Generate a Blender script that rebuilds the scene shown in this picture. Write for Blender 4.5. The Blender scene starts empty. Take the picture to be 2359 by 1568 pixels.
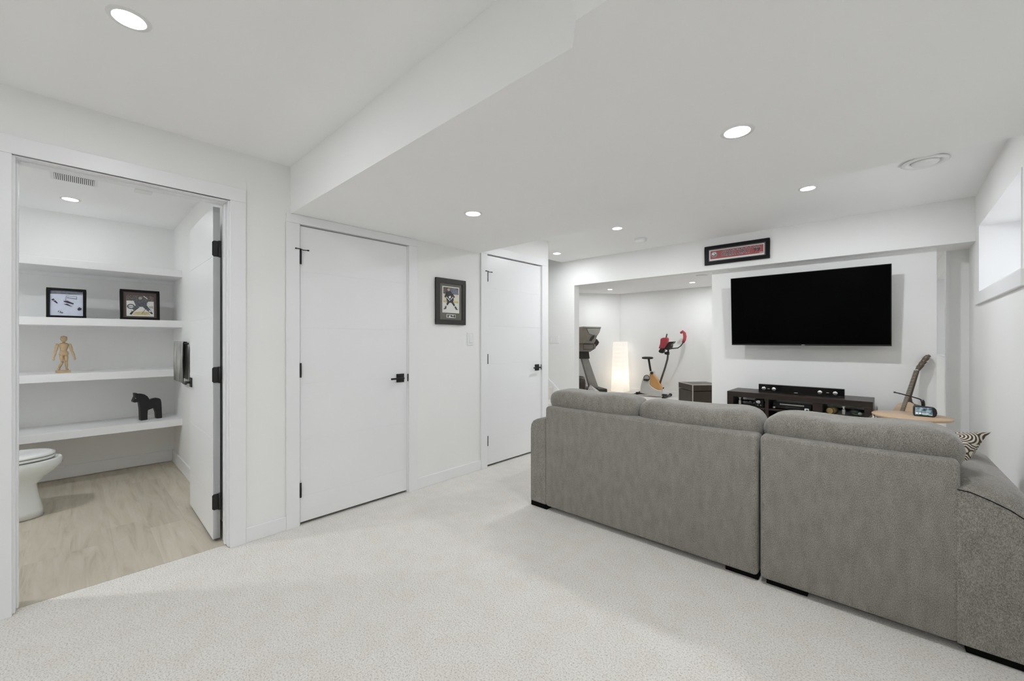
import bpy, bmesh, math, random
from mathutils import Vector, Matrix, noise
random.seed(7)
sc = bpy.context.scene
COL = sc.collection
PI = math.pi

# ------------------------------------------------------------------ camera
cam_d = bpy.data.cameras.new('camera')
cam_d.sensor_width = 36.0
cam_d.lens = 939.2 / 2359 * 36.0
cam_d.clip_start = 0.05
cam = bpy.data.objects.new('camera', cam_d)
COL.objects.link(cam)
cam.location = (2.88, 0.0, 1.23)
cam.rotation_euler = (PI / 2, 0, 0.751)
sc.camera = cam

# ------------------------------------------------------------------ world / exposure
w = bpy.data.worlds.new('world'); sc.world = w
w.use_nodes = True
bg = w.node_tree.nodes['Background']
bg.inputs[0].default_value = (0.97, 0.985, 1.0, 1)
bg.inputs[1].default_value = 2.1
vs = sc.view_settings
vs.view_transform = 'Standard'; vs.look = 'None'; vs.gamma = 1.0; vs.use_curve_mapping = False
vs.exposure = 0.22
sc.cycles.max_bounces = 8
sc.cycles.diffuse_bounces = 7
sc.cycles.glossy_bounces = 2
sc.cycles.transmission_bounces = 4
sc.cycles.use_light_tree = False
sc.cycles.caustics_reflective = False
sc.cycles.caustics_refractive = False
LAMP_W = 4.6        # watts of each recessed LED


# ------------------------------------------------------------------ materials
MATS = {}
def new_mat(name):
    m = bpy.data.materials.new(name); m.use_nodes = True
    MATS[name] = m
    nt = m.node_tree
    return m, nt, nt.nodes['Principled BSDF']

def N(nt, typ, **kw):
    n = nt.nodes.new(typ)
    for k, v in kw.items():
        if k in n.inputs: n.inputs[k].default_value = v
        else: setattr(n, k, v)
    return n

def mat(name, col, rough=0.5, metal=0.0, var=0.04, scale=8.0, bump=0.0, bscale=200.0, spec=0.5, coat=0.0):
    """plain surface with slight procedural variation and optional fine relief"""
    m, nt, b = new_mat(name)
    tc = N(nt, 'ShaderNodeTexCoord')
    nz = N(nt, 'ShaderNodeTexNoise', Scale=scale, Detail=1.0 if var < 0.02 else 3.0)
    nt.links.new(tc.outputs['Object'], nz.inputs['Vector'])
    rp = N(nt, 'ShaderNodeValToRGB')
    c = Vector(col)
    lo = [max(0, x * (1 - var)) for x in c]; hi = [min(1, x * (1 + var)) for x in c]
    rp.color_ramp.elements[0].position = 0.3; rp.color_ramp.elements[1].position = 0.7
    rp.color_ramp.elements[0].color = (*lo, 1); rp.color_ramp.elements[1].color = (*hi, 1)
    nt.links.new(nz.outputs['Fac'], rp.inputs['Fac'])
    nt.links.new(rp.outputs['Color'], b.inputs['Base Color'])
    b.inputs['Roughness'].default_value = rough
    b.inputs['Metallic'].default_value = metal
    b.inputs['Specular IOR Level'].default_value = spec
    b.inputs['Coat Weight'].default_value = coat
    if bump:
        n2 = N(nt, 'ShaderNodeTexNoise', Scale=bscale, Detail=3.0)
        nt.links.new(tc.outputs['Object'], n2.inputs['Vector'])
        bp = N(nt, 'ShaderNodeBump', Strength=bump, Distance=0.002)
        nt.links.new(n2.outputs['Fac'], bp.inputs['Height'])
        nt.links.new(bp.outputs['Normal'], b.inputs['Normal'])
    return m

def emit(name, col, strength):
    m, nt, b = new_mat(name)
    b.inputs['Base Color'].default_value = (*col, 1)
    b.inputs['Emission Color'].default_value = (*col, 1)
    b.inputs['Emission Strength'].default_value = strength
    m.cycles.emission_sampling = 'NONE'
    return m

M_WALL = mat('wall_paint', (0.885, 0.885, 0.875), 0.55, var=0.008, scale=2, spec=0.3)
M_CEIL = mat('ceiling_paint', (0.94, 0.94, 0.94), 0.75, var=0.006, scale=2, spec=0.2)
M_TRIM = mat('trim_paint', (0.87, 0.875, 0.885), 0.38, var=0.006, scale=3)
M_DOOR = mat('door_paint', (0.87, 0.875, 0.885), 0.33, var=0.006, scale=3)
M_BLACK = mat('black_metal', (0.008, 0.008, 0.008), 0.42, var=0.1)
M_BLACKP = mat('black_plastic', (0.012, 0.012, 0.012), 0.35, var=0.1)
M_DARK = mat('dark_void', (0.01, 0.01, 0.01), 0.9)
M_WHITEP = mat('white_plastic', (0.84, 0.84, 0.83), 0.35, var=0.005)
M_SHELF = mat('shelf_paint', (0.89, 0.89, 0.895), 0.4, var=0.006)
M_PORC = mat('porcelain', (0.80, 0.82, 0.80), 0.12, var=0.004, coat=0.3)
M_CHROME = mat('chrome', (0.7, 0.7, 0.7), 0.15, metal=1.0, var=0.02)
M_SILVER = mat('brushed_silver', (0.62, 0.61, 0.58), 0.35, metal=0.8)
M_LENS = emit('led_lens', (1.0, 0.985, 0.95), 14.0)

def carpet_mat():
    m, nt, b = new_mat('carpet')
    tc = N(nt, 'ShaderNodeTexCoord')
    n1 = N(nt, 'ShaderNodeTexNoise', Scale=150.0, Detail=2.0, Roughness=0.8)
    n2 = N(nt, 'ShaderNodeTexNoise', Scale=9.0, Detail=2.0)
    for n in (n1, n2): nt.links.new(tc.outputs['Object'], n.inputs['Vector'])
    rp = N(nt, 'ShaderNodeValToRGB')
    e = rp.color_ramp.elements
    e[0].position = 0.33; e[0].color = (0.50, 0.46, 0.41, 1)
    e[1].position = 0.47; e[1].color = (0.765, 0.737, 0.695, 1)
    e.new(0.70).color = (0.87, 0.85, 0.815, 1)
    nt.links.new(n1.outputs['Fac'], rp.inputs['Fac'])
    mx = N(nt, 'ShaderNodeMix', data_type='RGBA', blend_type='MULTIPLY')
    r2 = N(nt, 'ShaderNodeValToRGB')
    r2.color_ramp.elements[0].position = 0.35; r2.color_ramp.elements[0].color = (0.965, 0.955, 0.94, 1)
    r2.color_ramp.elements[1].position = 0.6; r2.color_ramp.elements[1].color = (1, 1, 1, 1)
    nt.links.new(n2.outputs['Fac'], r2.inputs['Fac'])
    mx.inputs[0].default_value = 1.0
    nt.links.new(rp.outputs['Color'], mx.inputs[6]); nt.links.new(r2.outputs['Color'], mx.inputs[7])
    nt.links.new(mx.outputs[2], b.inputs['Base Color'])
    b.inputs['Roughness'].default_value = 0.95
    b.inputs['Specular IOR Level'].default_value = 0.1
    b.inputs['Sheen Weight'].default_value = 0.2
    bp = N(nt, 'ShaderNodeBump', Strength=0.45, Distance=0.006)
    nt.links.new(n1.outputs['Fac'], bp.inputs['Height']); nt.links.new(bp.outputs['Normal'], b.inputs['Normal'])
    return m
M_CARPET = carpet_mat()

def fabric_mat(name, dark, mid, light, s1=260.0, s2=14.0):
    m, nt, b = new_mat(name)
    tc = N(nt, 'ShaderNodeTexCoord')
    mp = N(nt, 'ShaderNodeMapping'); mp.inputs['Scale'].default_value = (1.0, 1.0, 0.55)
    nt.links.new(tc.outputs['Object'], mp.inputs['Vector'])
    n1 = N(nt, 'ShaderNodeTexNoise', Scale=s1, Detail=2.0, Roughness=0.9)
    n2 = N(nt, 'ShaderNodeTexNoise', Scale=s2, Detail=5.0, Roughness=0.65)
    mp2 = N(nt, 'ShaderNodeMapping'); mp2.inputs['Scale'].default_value = (1.0, 1.0, 0.38)
    nt.links.new(tc.outputs['Object'], mp2.inputs['Vector'])
    nt.links.new(mp.outputs['Vector'], n1.inputs['Vector']); nt.links.new(mp2.outputs['Vector'], n2.inputs['Vector'])
    ad = N(nt, 'ShaderNodeMix', data_type='FLOAT'); ad.inputs[0].default_value = 0.20
    nt.links.new(n1.outputs['Fac'], ad.inputs[2]); nt.links.new(n2.outputs['Fac'], ad.inputs[3])
    rp = N(nt, 'ShaderNodeValToRGB'); e = rp.color_ramp.elements
    e[0].position = 0.34; e[0].color = (*dark, 1)
    e[1].position = 0.5; e[1].color = (*mid, 1)
    e.new(0.68).color = (*light, 1)
    nt.links.new(ad.outputs[0], rp.inputs['Fac']); nt.links.new(rp.outputs['Color'], b.inputs['Base Color'])
    b.inputs['Roughness'].default_value = 0.9
    b.inputs['Specular IOR Level'].default_value = 0.15
    b.inputs['Sheen Weight'].default_value = 0.35; b.inputs['Sheen Roughness'].default_value = 0.4
    bp = N(nt, 'ShaderNodeBump', Strength=0.35, Distance=0.003)
    nt.links.new(n1.outputs['Fac'], bp.inputs['Height']); nt.links.new(bp.outputs['Normal'], b.inputs['Normal'])
    return m
M_SOFA = fabric_mat('grey_chenille', (0.125, 0.115, 0.100), (0.262, 0.245, 0.220), (0.45, 0.425, 0.39), s1=380.0, s2=26.0)
M_SOFAFOOT = mat('black_foot', (0.004, 0.004, 0.0035), 0.85, spec=0.1)

def plank_mat():
    m, nt, b = new_mat('vinyl_plank')
    tc = N(nt, 'ShaderNodeTexCoord'); oi = N(nt, 'ShaderNodeObjectInfo')
    mp = N(nt, 'ShaderNodeMapping'); mp.inputs['Scale'].default_value = (0.8, 8.0, 1.0)
    sh = N(nt, 'ShaderNodeVectorMath', operation='SCALE'); sh.inputs[0].default_value = (13.0, 7.0, 3.0)
    nt.links.new(oi.outputs['Random'], sh.inputs['Scale'])
    av = N(nt, 'ShaderNodeVectorMath', operation='ADD')
    nt.links.new(tc.outputs['Object'], av.inputs[0]); nt.links.new(sh.outputs[0], av.inputs[1])
    nt.links.new(av.outputs[0], mp.inputs['Vector'])
    n1 = N(nt, 'ShaderNodeTexNoise', Scale=2.2, Detail=7.0, Roughness=0.62, Distortion=1.0)
    n2 = N(nt, 'ShaderNodeTexNoise', Scale=1.1, Detail=2.0, Distortion=2.0)
    nt.links.new(mp.outputs['Vector'], n1.inputs['Vector']); nt.links.new(mp.outputs['Vector'], n2.inputs['Vector'])
    rp = N(nt, 'ShaderNodeValToRGB'); e = rp.color_ramp.elements
    e[0].position = 0.25; e[0].color = (0.375, 0.325, 0.255, 1)
    e[1].position = 0.46; e[1].color = (0.525, 0.47, 0.38, 1)
    e.new(0.7).color = (0.595, 0.545, 0.46, 1)
    nt.links.new(n1.outputs['Fac'], rp.inputs['Fac'])
    hv = N(nt, 'ShaderNodeHueSaturation')
    mr = N(nt, 'ShaderNodeMapRange'); mr.inputs['To Min'].default_value = 0.94; mr.inputs['To Max'].default_value = 1.05
    nt.links.new(oi.outputs['Random'], mr.inputs['Value']); nt.links.new(mr.outputs[0], hv.inputs['Value'])
    nt.links.new(rp.outputs['Color'], hv.inputs['Color']); nt.links.new(hv.outputs[0], b.inputs['Base Color'])
    b.inputs['Roughness'].default_value = 0.5
    return m
M_PLANK = plank_mat()

def wood_mat(name, c1, c2, rough=0.4, sc_=(1, 14, 14), scale=3.0):
    m, nt, b = new_mat(name)
    tc = N(nt, 'ShaderNodeTexCoord'); mp = N(nt, 'ShaderNodeMapping'); mp.inputs['Scale'].default_value = sc_
    nt.links.new(tc.outputs['Object'], mp.inputs['Vector'])
    n1 = N(nt, 'ShaderNodeTexNoise', Scale=scale, Detail=6.0, Distortion=0.6)
    nt.links.new(mp.outputs['Vector'], n1.inputs['Vector'])
    rp = N(nt, 'ShaderNodeValToRGB'); e = rp.color_ramp.elements
    e[0].position = 0.3; e[0].color = (*c1, 1); e[1].position = 0.7; e[1].color = (*c2, 1)
    nt.links.new(n1.outputs['Fac'], rp.inputs['Fac']); nt.links.new(rp.outputs['Color'], b.inputs['Base Color'])
    b.inputs['Roughness'].default_value = rough
    return m
M_ESPRESSO = wood_mat('espresso_wood', (0.016, 0.010, 0.008), (0.032, 0.021, 0.016), 0.38)
M_OAK = wood_mat('light_oak', (0.52, 0.36, 0.23), (0.64, 0.47, 0.32), 0.38)
M_SPRUCE = wood_mat('guitar_top', (0.56, 0.40, 0.25), (0.66, 0.50, 0.33), 0.3)
M_ROSEWOOD = wood_mat('guitar_neck', (0.065, 0.042, 0.026), (0.14, 0.10, 0.065), 0.45, (14, 14, 1))
M_MANNEQUIN = wood_mat('pale_beech', (0.50, 0.35, 0.19), (0.62, 0.46, 0.28), 0.55, (8, 8, 2))

def stripes_mat():
    """cream and dark brown curved bands"""
    m, nt, b = new_mat('fan_pattern')
    tc = N(nt, 'ShaderNodeTexCoord')
    vo = N(nt, 'ShaderNodeTexVoronoi', Scale=8.0)
    nt.links.new(tc.outputs['Object'], vo.inputs['Vector'])
    mu = N(nt, 'ShaderNodeMath', operation='MULTIPLY'); mu.inputs[1].default_value = 62.0
    nt.links.new(vo.outputs['Distance'], mu.inputs[0])
    sn = N(nt, 'ShaderNodeMath', operation='SINE'); nt.links.new(mu.outputs[0], sn.inputs[0])
    rp = N(nt, 'ShaderNodeValToRGB'); e = rp.color_ramp.elements
    mr = N(nt, 'ShaderNodeMapRange'); mr.inputs['From Min'].default_value = -1
    nt.links.new(sn.outputs[0], mr.inputs['Value'])
    e[0].position = 0.45; e[0].color = (0.045, 0.032, 0.022, 1)
    e[1].position = 0.60; e[1].color = (0.60, 0.54, 0.46, 1)
    nt.links.new(mr.outputs[0], rp.inputs['Fac']); nt.links.new(rp.outputs['Color'], b.inputs['Base Color'])
    b.inputs['Roughness'].default_value = 0.85
    return m
M_FAN = stripes_mat()
M_PILLOWGREY = fabric_mat('grey_pattern', (0.10, 0.09, 0.085), (0.42, 0.39, 0.37), (0.55, 0.52, 0.50), s1=60.0, s2=30.0)

def towel_mat():
    m, nt, b = new_mat('striped_towel')
    tc = N(nt, 'ShaderNodeTexCoord'); mp = N(nt, 'ShaderNodeMapping'); mp.inputs['Scale'].default_value = (1, 1, 0.12)
    nt.links.new(tc.outputs['Object'], mp.inputs['Vector'])
    n1 = N(nt, 'ShaderNodeTexNoise', Scale=38.0, Detail=3.0)
    nt.links.new(mp.outputs['Vector'], n1.inputs['Vector'])
    rp = N(nt, 'ShaderNodeValToRGB'); e = rp.color_ramp.elements
    e[0].position = 0.36; e[0].color = (0.17, 0.17, 0.165, 1); e[1].position = 0.6; e[1].color = (0.50, 0.50, 0.48, 1)
    nt.links.new(n1.outputs['Fac'], rp.inputs['Fac']); nt.links.new(rp.outputs['Color'], b.inputs['Base Color'])
    b.inputs['Roughness'].default_value = 0.95
    return m
M_TOWEL = towel_mat()


# ------------------------------------------------------------------ mesh helpers
class MB:
    def __init__(s): s.v, s.f, s.m, s.sm = [], [], [], []
    def add(s, vs, fs, mi=0, smooth=False):
        o = len(s.v); s.v += [tuple(p) for p in vs]
        for f in fs:
            s.f.append([i + o for i in f]); s.m.append(mi); s.sm.append(smooth)
        return s
    def box(s, x0, x1, y0, y1, z0, z1, mi=0):
        vs = [(x, y, z) for z in (z0, z1) for y in (y0, y1) for x in (x0, x1)]
        return s.add(vs, [(0, 2, 3, 1), (4, 5, 7, 6), (0, 1, 5, 4), (2, 6, 7, 3), (0, 4, 6, 2), (1, 3, 7, 5)], mi)
    def prism(s, poly, ax, a, b, mi=0, smooth=False):
        """poly of 2-D points extruded along axis ax ('x': (y,z), 'y': (x,z), 'z': (x,y)) from a to b"""
        def P(p, t):
            return {'x': (t, p[0], p[1]), 'y': (p[0], t, p[1]), 'z': (p[0], p[1], t)}[ax]
        n = len(poly)
        area = sum(poly[i][0] * poly[(i + 1) % n][1] - poly[(i + 1) % n][0] * poly[i][1] for i in range(n))
        if (area < 0) != (ax == 'y'): poly = poly[::-1]
        if a > b: a, b = b, a
        vs = [P(p, a) for p in poly] + [P(p, b) for p in poly]
        s.add(vs, [tuple(range(n - 1, -1, -1)), tuple(range(n, 2 * n))], mi)
        o = len(s.v) - 2 * n
        for i in range(n):
            j = (i + 1) % n
            s.f.append([o + i, o + j, o + n + j, o + n + i]); s.m.append(mi); s.sm.append(smooth)
        return s
    def tube(s, pts, r, n=10, mi=0, cap=True):
        pts = [Vector(p) for p in pts]; k = len(pts)
        rs = r if isinstance(r, (list, tuple)) else [r] * k
        rings = []; up = None
        for i, p in enumerate(pts):
            t = (pts[min(i + 1, k - 1)] - pts[max(i - 1, 0)]).normalized()
            if up is None:
                up = Vector((0, 0, 1)) if abs(t.z) < 0.9 else Vector((1, 0, 0))
            u = (up - t * up.dot(t)).normalized(); up = u
            v = t.cross(u)
            rings.append([p + (u * math.cos(2 * PI * j / n) + v * math.sin(2 * PI * j / n)) * rs[i] for j in range(n)])
        vs = [q for R in rings for q in R]; fs = []
        for i in range(k - 1):
            for j in range(n):
                a, b2 = i * n + j, i * n + (j + 1) % n
                fs.append((a, b2, b2 + n, a + n))
        s.add(vs, fs, mi, True)
        if cap:
            o = len(s.v) - k * n
            s.f.append([o + j for j in range(n)][::-1]); s.m.append(mi); s.sm.append(False)
            s.f.append([o + (k - 1) * n + j for j in range(n)]); s.m.append(mi); s.sm.append(False)
        return s
    def lathe(s, prof, c=(0, 0, 0), n=24, mi=0, smooth=True, sx=1.0, sy=1.0, cap=True):
        """prof: list of (r, z) from bottom to top, axis z through c"""
        k = len(prof)
        vs = [(c[0] + r * sx * math.cos(2 * PI * j / n), c[1] + r * sy * math.sin(2 * PI * j / n), c[2] + z) for r, z in prof for j in range(n)]
        fs = [(i * n + j, i * n + (j + 1) % n, (i + 1) * n + (j + 1) % n, (i + 1) * n + j) for i in range(k - 1) for j in range(n)]
        s.add(vs, fs, mi, smooth)
        o = len(s.v) - k * n
        if not cap: return s
        if prof[0][0] > 1e-5: s.f.append([o + j for j in range(n)][::-1]); s.m.append(mi); s.sm.append(False)
        if prof[-1][0] > 1e-5: s.f.append([o + (k - 1) * n + j for j in range(n)]); s.m.append(mi); s.sm.append(False)
        return s
    def ell(s, c, r, n=16, mi=0):
        k = n // 2
        prof = [(math.sin(PI * i / k), -math.cos(PI * i / k)) for i in range(k + 1)]
        vs = [(c[0] + p * r[0] * math.cos(2 * PI * j / n), c[1] + p * r[1] * math.sin(2 * PI * j / n), c[2] + q * r[2]) for p, q in prof for j in range(n)]
        fs = [(i * n + j, i * n + (j + 1) % n, (i + 1) * n + (j + 1) % n, (i + 1) * n + j) for i in range(k) for j in range(n)]
        return s.add(vs, fs, mi, True)
    def tf(s, M):
        s.v = [tuple(M @ Vector(p)) for p in s.v]; return s
    def build(s, name, mats, parent=None, bevel=0.0, seg=2, kind=None, shade=False):
        me = bpy.data.meshes.new(name)
        me.from_pydata(s.v, [], s.f)
        for m in (mats if isinstance(mats, (list, tuple)) else [mats]): me.materials.append(m)
        me.polygons.foreach_set('material_index', s.m)
        me.polygons.foreach_set('use_smooth', [True] * len(s.f) if shade else s.sm)
        me.validate(); me.update()
        bm = bmesh.new(); bm.from_mesh(me)
        bmesh.ops.remove_doubles(bm, verts=bm.verts, dist=1e-6)
        bmesh.ops.recalc_face_normals(bm, faces=bm.faces)
        bm.to_mesh(me); bm.free()
        o = bpy.data.objects.new(name, me); COL.objects.link(o)
        if parent: o.parent = parent
        if bevel:
            md = o.modifiers.new('bevel', 'BEVEL'); md.width = bevel; md.segments = seg; md.limit_method = 'ANGLE'
            md.harden_normals = False
        if kind: o['kind'] = kind
        return o

def tag(o, label, cat, group=None):
    o['label'] = label; o['category'] = cat
    if group: o['group'] = group
    return o
def thing(name, label, cat, loc=(0, 0, 0), rz=0.0, group=None):
    o = bpy.data.objects.new(name, None); COL.objects.link(o)
    o.empty_display_size = 0.05
    o.location = loc; o.rotation_euler = (0, 0, rz)
    return tag(o, label, cat, group)
def struct(name, mb, m, label=None, parent=None, bevel=0.0):
    o = mb.build(name, m, parent, bevel, kind='structure' if parent is None else None)
    if label: o['label'] = label
    return o
def copy_tree(o, parent=None):
    c = o.copy(); COL.objects.link(c); c.parent = parent
    for ch in list(o.children): copy_tree(ch, c)
    return c

def soft(cx, cy, cz, hx, hy, hz, e=0.45, cuts=14, sag=None, seed=0.0, amp=0.006, freq=6.0):
    """soft cushion: cube rounded to a superellipsoid, gently lumpy"""
    bm = bmesh.new(); bmesh.ops.create_cube(bm, size=2.0)
    bmesh.ops.subdivide_edges(bm, edges=bm.edges[:], cuts=cuts, use_grid_fill=True)
    for v in bm.verts:
        p = v.co.copy()
        q = 2.0 / e
        d = (abs(p.x) ** q + abs(p.y) ** q + abs(p.z) ** q) ** (1 / q)
        p /= d
        x, y, z = p.x * hx, p.y * hy, p.z * hz
        if sag: x, y, z = sag(x / hx, y / hy, z / hz, x, y, z)
        n = noise.noise_vector(Vector((x * freq + seed, y * freq, z * freq))) * amp
        v.co = (cx + x + n.x, cy + y + n.y, cz + z + n.z)
    mb = MB(); bm.verts.index_update()
    mb.add([v.co for v in bm.verts], [[v.index for v in f.verts] for f in bm.faces], 0, True)
    bm.free(); return mb

def disc(cx, cy, r, n=28):
    return [(cx + r * math.cos(2 * PI * i / n), cy + r * math.sin(2 * PI * i / n)) for i in range(n)]

def text_mesh(name, body, size, m, parent, loc, rot, align='CENTER', ext=0.0006, sx=1.0, off=0.0):
    cu = bpy.data.curves.new(name, 'FONT'); cu.body = body; cu.size = size
    cu.align_x = align; cu.align_y = 'CENTER'; cu.extrude = ext
    o = bpy.data.objects.new(name, cu); COL.objects.link(o)
    cu.offset = off
    cu.materials.append(m)
    bpy.context.view_layer.update()
    me = bpy.data.meshes.new_from_object(o.evaluated_get(bpy.context.evaluated_depsgraph_get()))
    bpy.data.objects.remove(o)
    o = bpy.data.objects.new(name, me); COL.objects.link(o)
    o.parent = parent; o.location = loc; o.rotation_euler = rot; o.scale = (sx, 1, 1)
    return o

ZC, ZS = 2.365, 2.06            # ceiling, dropped ceiling
XR = 3.357                      # right wall
YB = 4.835                      # bulkhead front

# ================================================================== SETTING
floor = struct('floor', MB().box(-3.6, 3.75, -3.0, 9.4, -0.12, 0.0), M_CARPET, 'pale greige cut-pile carpet')
ceil_mb = MB()
ceil_mb.box(-3.6, 3.75, -3.0, 3.80, ZC, ZC + 0.1)
ceil_mb.box(-0.635, 3.75, 3.80, YB, ZC, ZC + 0.1)
ceil_mb.box(-3.6, 3.75, YB, 9.4, ZC, ZC + 0.1)
struct('ceiling', ceil_mb, M_CEIL, 'smooth white ceiling')
# stairwell shaft over the steps
sh = MB()
sh.box(-3.6, -0.535, 3.70, YB + 0.1, 3.5, 3.6)
sh.box(-0.635, -0.535, 3.80, YB, ZC + 0.1, 3.5)
sh.box(-3.6, -0.535, 3.70, 3.80, ZC + 0.1, 3.5)
sh.box(-3.6, -0.535, YB, YB + 0.1, ZC + 0.1, 3.5)
sh.box(-3.7, -3.6, 3.7, YB + 0.1, ZC, 3.6)
struct('wall_stairwell', sh, M_WALL, 'white stairwell walls above the steps')
# dropped ceiling (soffit)
struct('ceiling_dropped', MB().prism([(0, 0.960), (2.218, 0.961), (2.279, 0.886), (XR, 0.886), (XR, 2.617), (0, 2.617)], 'z', ZS, ZC), M_CEIL,
       'dropped white ceiling section with a stepped front edge')

# left wall with three door openings
BD0, BD1, BDT = -0.202, 0.636, 2.074     # bathroom opening
D10, D11, D1T = 1.020, 1.840, 2.000
D20, D21, D2T = 2.730, 3.557, 2.068
WE = 3.693
wl = MB()
for y0, y1, z0 in ((-3.0, BD0, 0), (BD0, BD1, BDT), (BD1, D10, 0), (D10, D11, D1T), (D11, D20, 0), (D20, D21, D2T), (D21, WE, 0)):
    wl.box(-0.12, 0.0, y0, y1, z0, ZC)
struct('wall_left', wl, M_WALL, 'white wall with three doorways')
struct('wall_stair_side', MB().box(-3.6, -0.12, WE - 0.12, WE, 0, ZC).box(-0.12, 0, WE, WE + 0.0005, 0, ZC), M_WALL)
# right wall with deep window opening
W0, W1, WZ0, WZ1 = 3.246, 4.630, 1.585, 2.100
G0, G1, GZ0, GZ1 = 6.95, 8.55, 1.02, 2.12
wr = MB()
XO = 3.70
wr.box(XR, XO, -3.0, W0, 0, ZC)
wr.box(XR, XO, W0, W1, 0, WZ0); wr.box(XR, XO, W0, W1, WZ1, ZC)
wr.box(XR, XO, W1, G0, 0, ZC)
wr.box(XR, XO, G0, G1, 0, GZ0); wr.box(XR, XO, G0, G1, GZ1, ZC)
wr.box(XR, XO, G1, 9.4, 0, ZC)
struct('wall_right', wr, M_WALL, 'white outside wall with a high window')
struct('wall_near', MB().box(-0.12, XO, -3.0, -2.9, 0, ZC), M_WALL)
struct('wall_outer', MB().box(-3.6, -3.5, -3.0, 9.4, 0, ZC), M_WALL)
# far wall: bulkhead, left piece, TV wall, stub by the right wall
wb = MB()
wb.box(-3.5, -0.423, YB, 4.955, 0, ZC)
wb.box(-0.423, 1.378, YB, 4.955, 2.012, ZC)
wb.box(1.378, XR, YB, 5.06, 2.012, ZC)
wb.box(3.05, XR, 5.06, 5.20, 2.012, ZC)
struct('wall_far', wb, M_WALL, 'white far wall with bulkhead over a wide opening')
struct('wall_tv', MB().box(1.378, 3.151, 4.940, 5.06, 0, 2.012), M_WALL, 'white wall panel behind the television')
struct('wall_stub', MB().box(3.237, XR, 5.20, 5.32, 0, ZC), M_WALL)
trim = MB().box(3.222, 3.240, 5.19, 5.325, 0, 2.012)
struct('trim_1', trim, M_TRIM, 'white corner trim on the narrow wall end')
# exercise room shell
wg = MB()
wg.box(-3.5, XR, 9.09, 9.2, 0, ZC)
struct('wall_gym_back', wg, M_WALL, 'white back wall of the exercise room')
struct('wall_gym_angled', MB().prism([(-2.0, 9.1), (-3.5, 6.98), (-3.58, 7.04), (-2.1, 9.18)], 'z', 0, ZC), M_WALL, 'angled white wall of the exercise room')
# bathroom shell
struct('wall_bath_right', MB().box(-2.62, -0.12, 0.69, 0.80, 0, ZC), M_WALL)
struct('wall_bath_back', MB().box(-2.62, -2.51, -1.6, 0.69, 0, ZC), M_WALL)
struct('wall_bath_left', MB().box(-2.62, -0.12, -1.7, -1.6, 0, ZC), M_WALL)

# bathroom plank floor: each plank is a piece
fb = MB().box(-2.51, -0.055, -1.6, 0.69, -0.0005, 0.0005)
floor_bath = struct('floor_bathroom', fb, M_PLANK, 'pale wood-look plank floor')
pw = 0.178
random.seed(3)
meshes = {}
row = 0; y = 0.69
while y > -1.58:
    y0 = max(-1.6, y - pw); x = -0.055 + random.uniform(0.0, 1.1)
    while x > -2.51:
        xa, xb = max(-2.51, x - 1.22), min(-0.055, x)
        if xb - xa > 0.02:
            MB().box(xa + 0.0002, xb - 0.0002, y0 + 0.0002, y - 0.0002, 0.0005, 0.0018).build('plank', M_PLANK, floor_bath)
        x -= 1.22
    y -= pw

# baseboards
BB = 0.09
def base(name, mb): return struct(name, mb, M_TRIM, None, None, 0.003)
base('baseboard_left', MB().box(0, 0.013, BD1 + 0.070, D10 - 0.088, 0, BB).box(0, 0.013, D11 + 0.088, D20 - 0.088, 0, BB).box(0, 0.013, -2.9, BD0 - 0.062, 0, BB))
base('baseboard_right', MB().box(XR - 0.013, XR, -2.9, 5.2, 0, BB))
base('baseboard_tv', MB().box(1.378, 3.151, 4.927, 4.940, 0, BB))
base('baseboard_gym', MB().box(-2.0, XR, 9.077, 9.09, 0, BB))
base('baseboard_bath', MB().box(-2.51, -2.497, -1.6, 0.677, 0.006, 0.115).box(-2.51, -0.13, 0.677, 0.69, 0.006, 0.115))

# door casings (flat stock)
def casing(name, y0, y1, zt, wid=0.088, th=0.016, head=0.08, left=True, right=True, label=None, rev=0.008):
    o = MB()
    if left: o.box(0, th, y0 - wid, y0 - rev, 0, zt)
    if right: o.box(0, th, y1 + rev, y1 + wid, 0, zt)
    o.box(0, th + 0.001, y0 - wid, y1 + wid, zt, zt + head)
    return struct(name, o, M_TRIM, label, None, 0.002)
casing('trim_2', BD0 + 0.017, BD1 - 0.018, BDT - 0.012, label='white flat casing around the bathroom doorway')
casing('trim_3', D10, D11, D1T, head=ZS - D1T - 0.001, label='white flat casing under the dropped ceiling')
casing('trim_4', D20, D21, D2T, label='white flat casing around the far door')
# jambs of the bathroom doorway
jb = MB()
jb.box(-0.13, 0.0, BD0, BD0 + 0.018, 0.006, BDT)
jb.box(-0.13, 0.0, BD1 - 0.018, BD1, 0.006, BDT)
jb.box(-0.13, 0.0, BD0 + 0.018, BD1 - 0.018, BDT - 0.018, BDT)
jb.box(-0.085, -0.045, BD0 + 0.018, BD0 + 0.024, 0.006, BDT - 0.018)          # stops
jb.box(-0.085, -0.045, BD1 - 0.024, BD1 - 0.018, 0.006, BDT - 0.018)
jb.box(-0.085, -0.045, BD0 + 0.03, BD1 - 0.03, BDT - 0.026, BDT - 0.018)
struct('trim_5', jb, M_TRIM, 'white door jamb and stop of the bathroom doorway', None, 0.0015)
# jamb linings of the two closed doors
for nm, a, b_, t_ in (('trim_6', D10, D11, D1T), ('trim_7', D20, D21, D2T)):
    q = MB().box(-0.12, -0.004, a, a + 0.002, 0, t_).box(-0.12, -0.004, b_ - 0.004, b_, 0, t_).box(-0.12, -0.004, a, b_, t_ - 0.002, t_)
    q.box(-0.12, -0.045, a, a + 0.012, 0, t_).box(-0.12, -0.045, b_ - 0.014, b_, 0, t_)
    struct(nm, q, M_TRIM)

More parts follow.
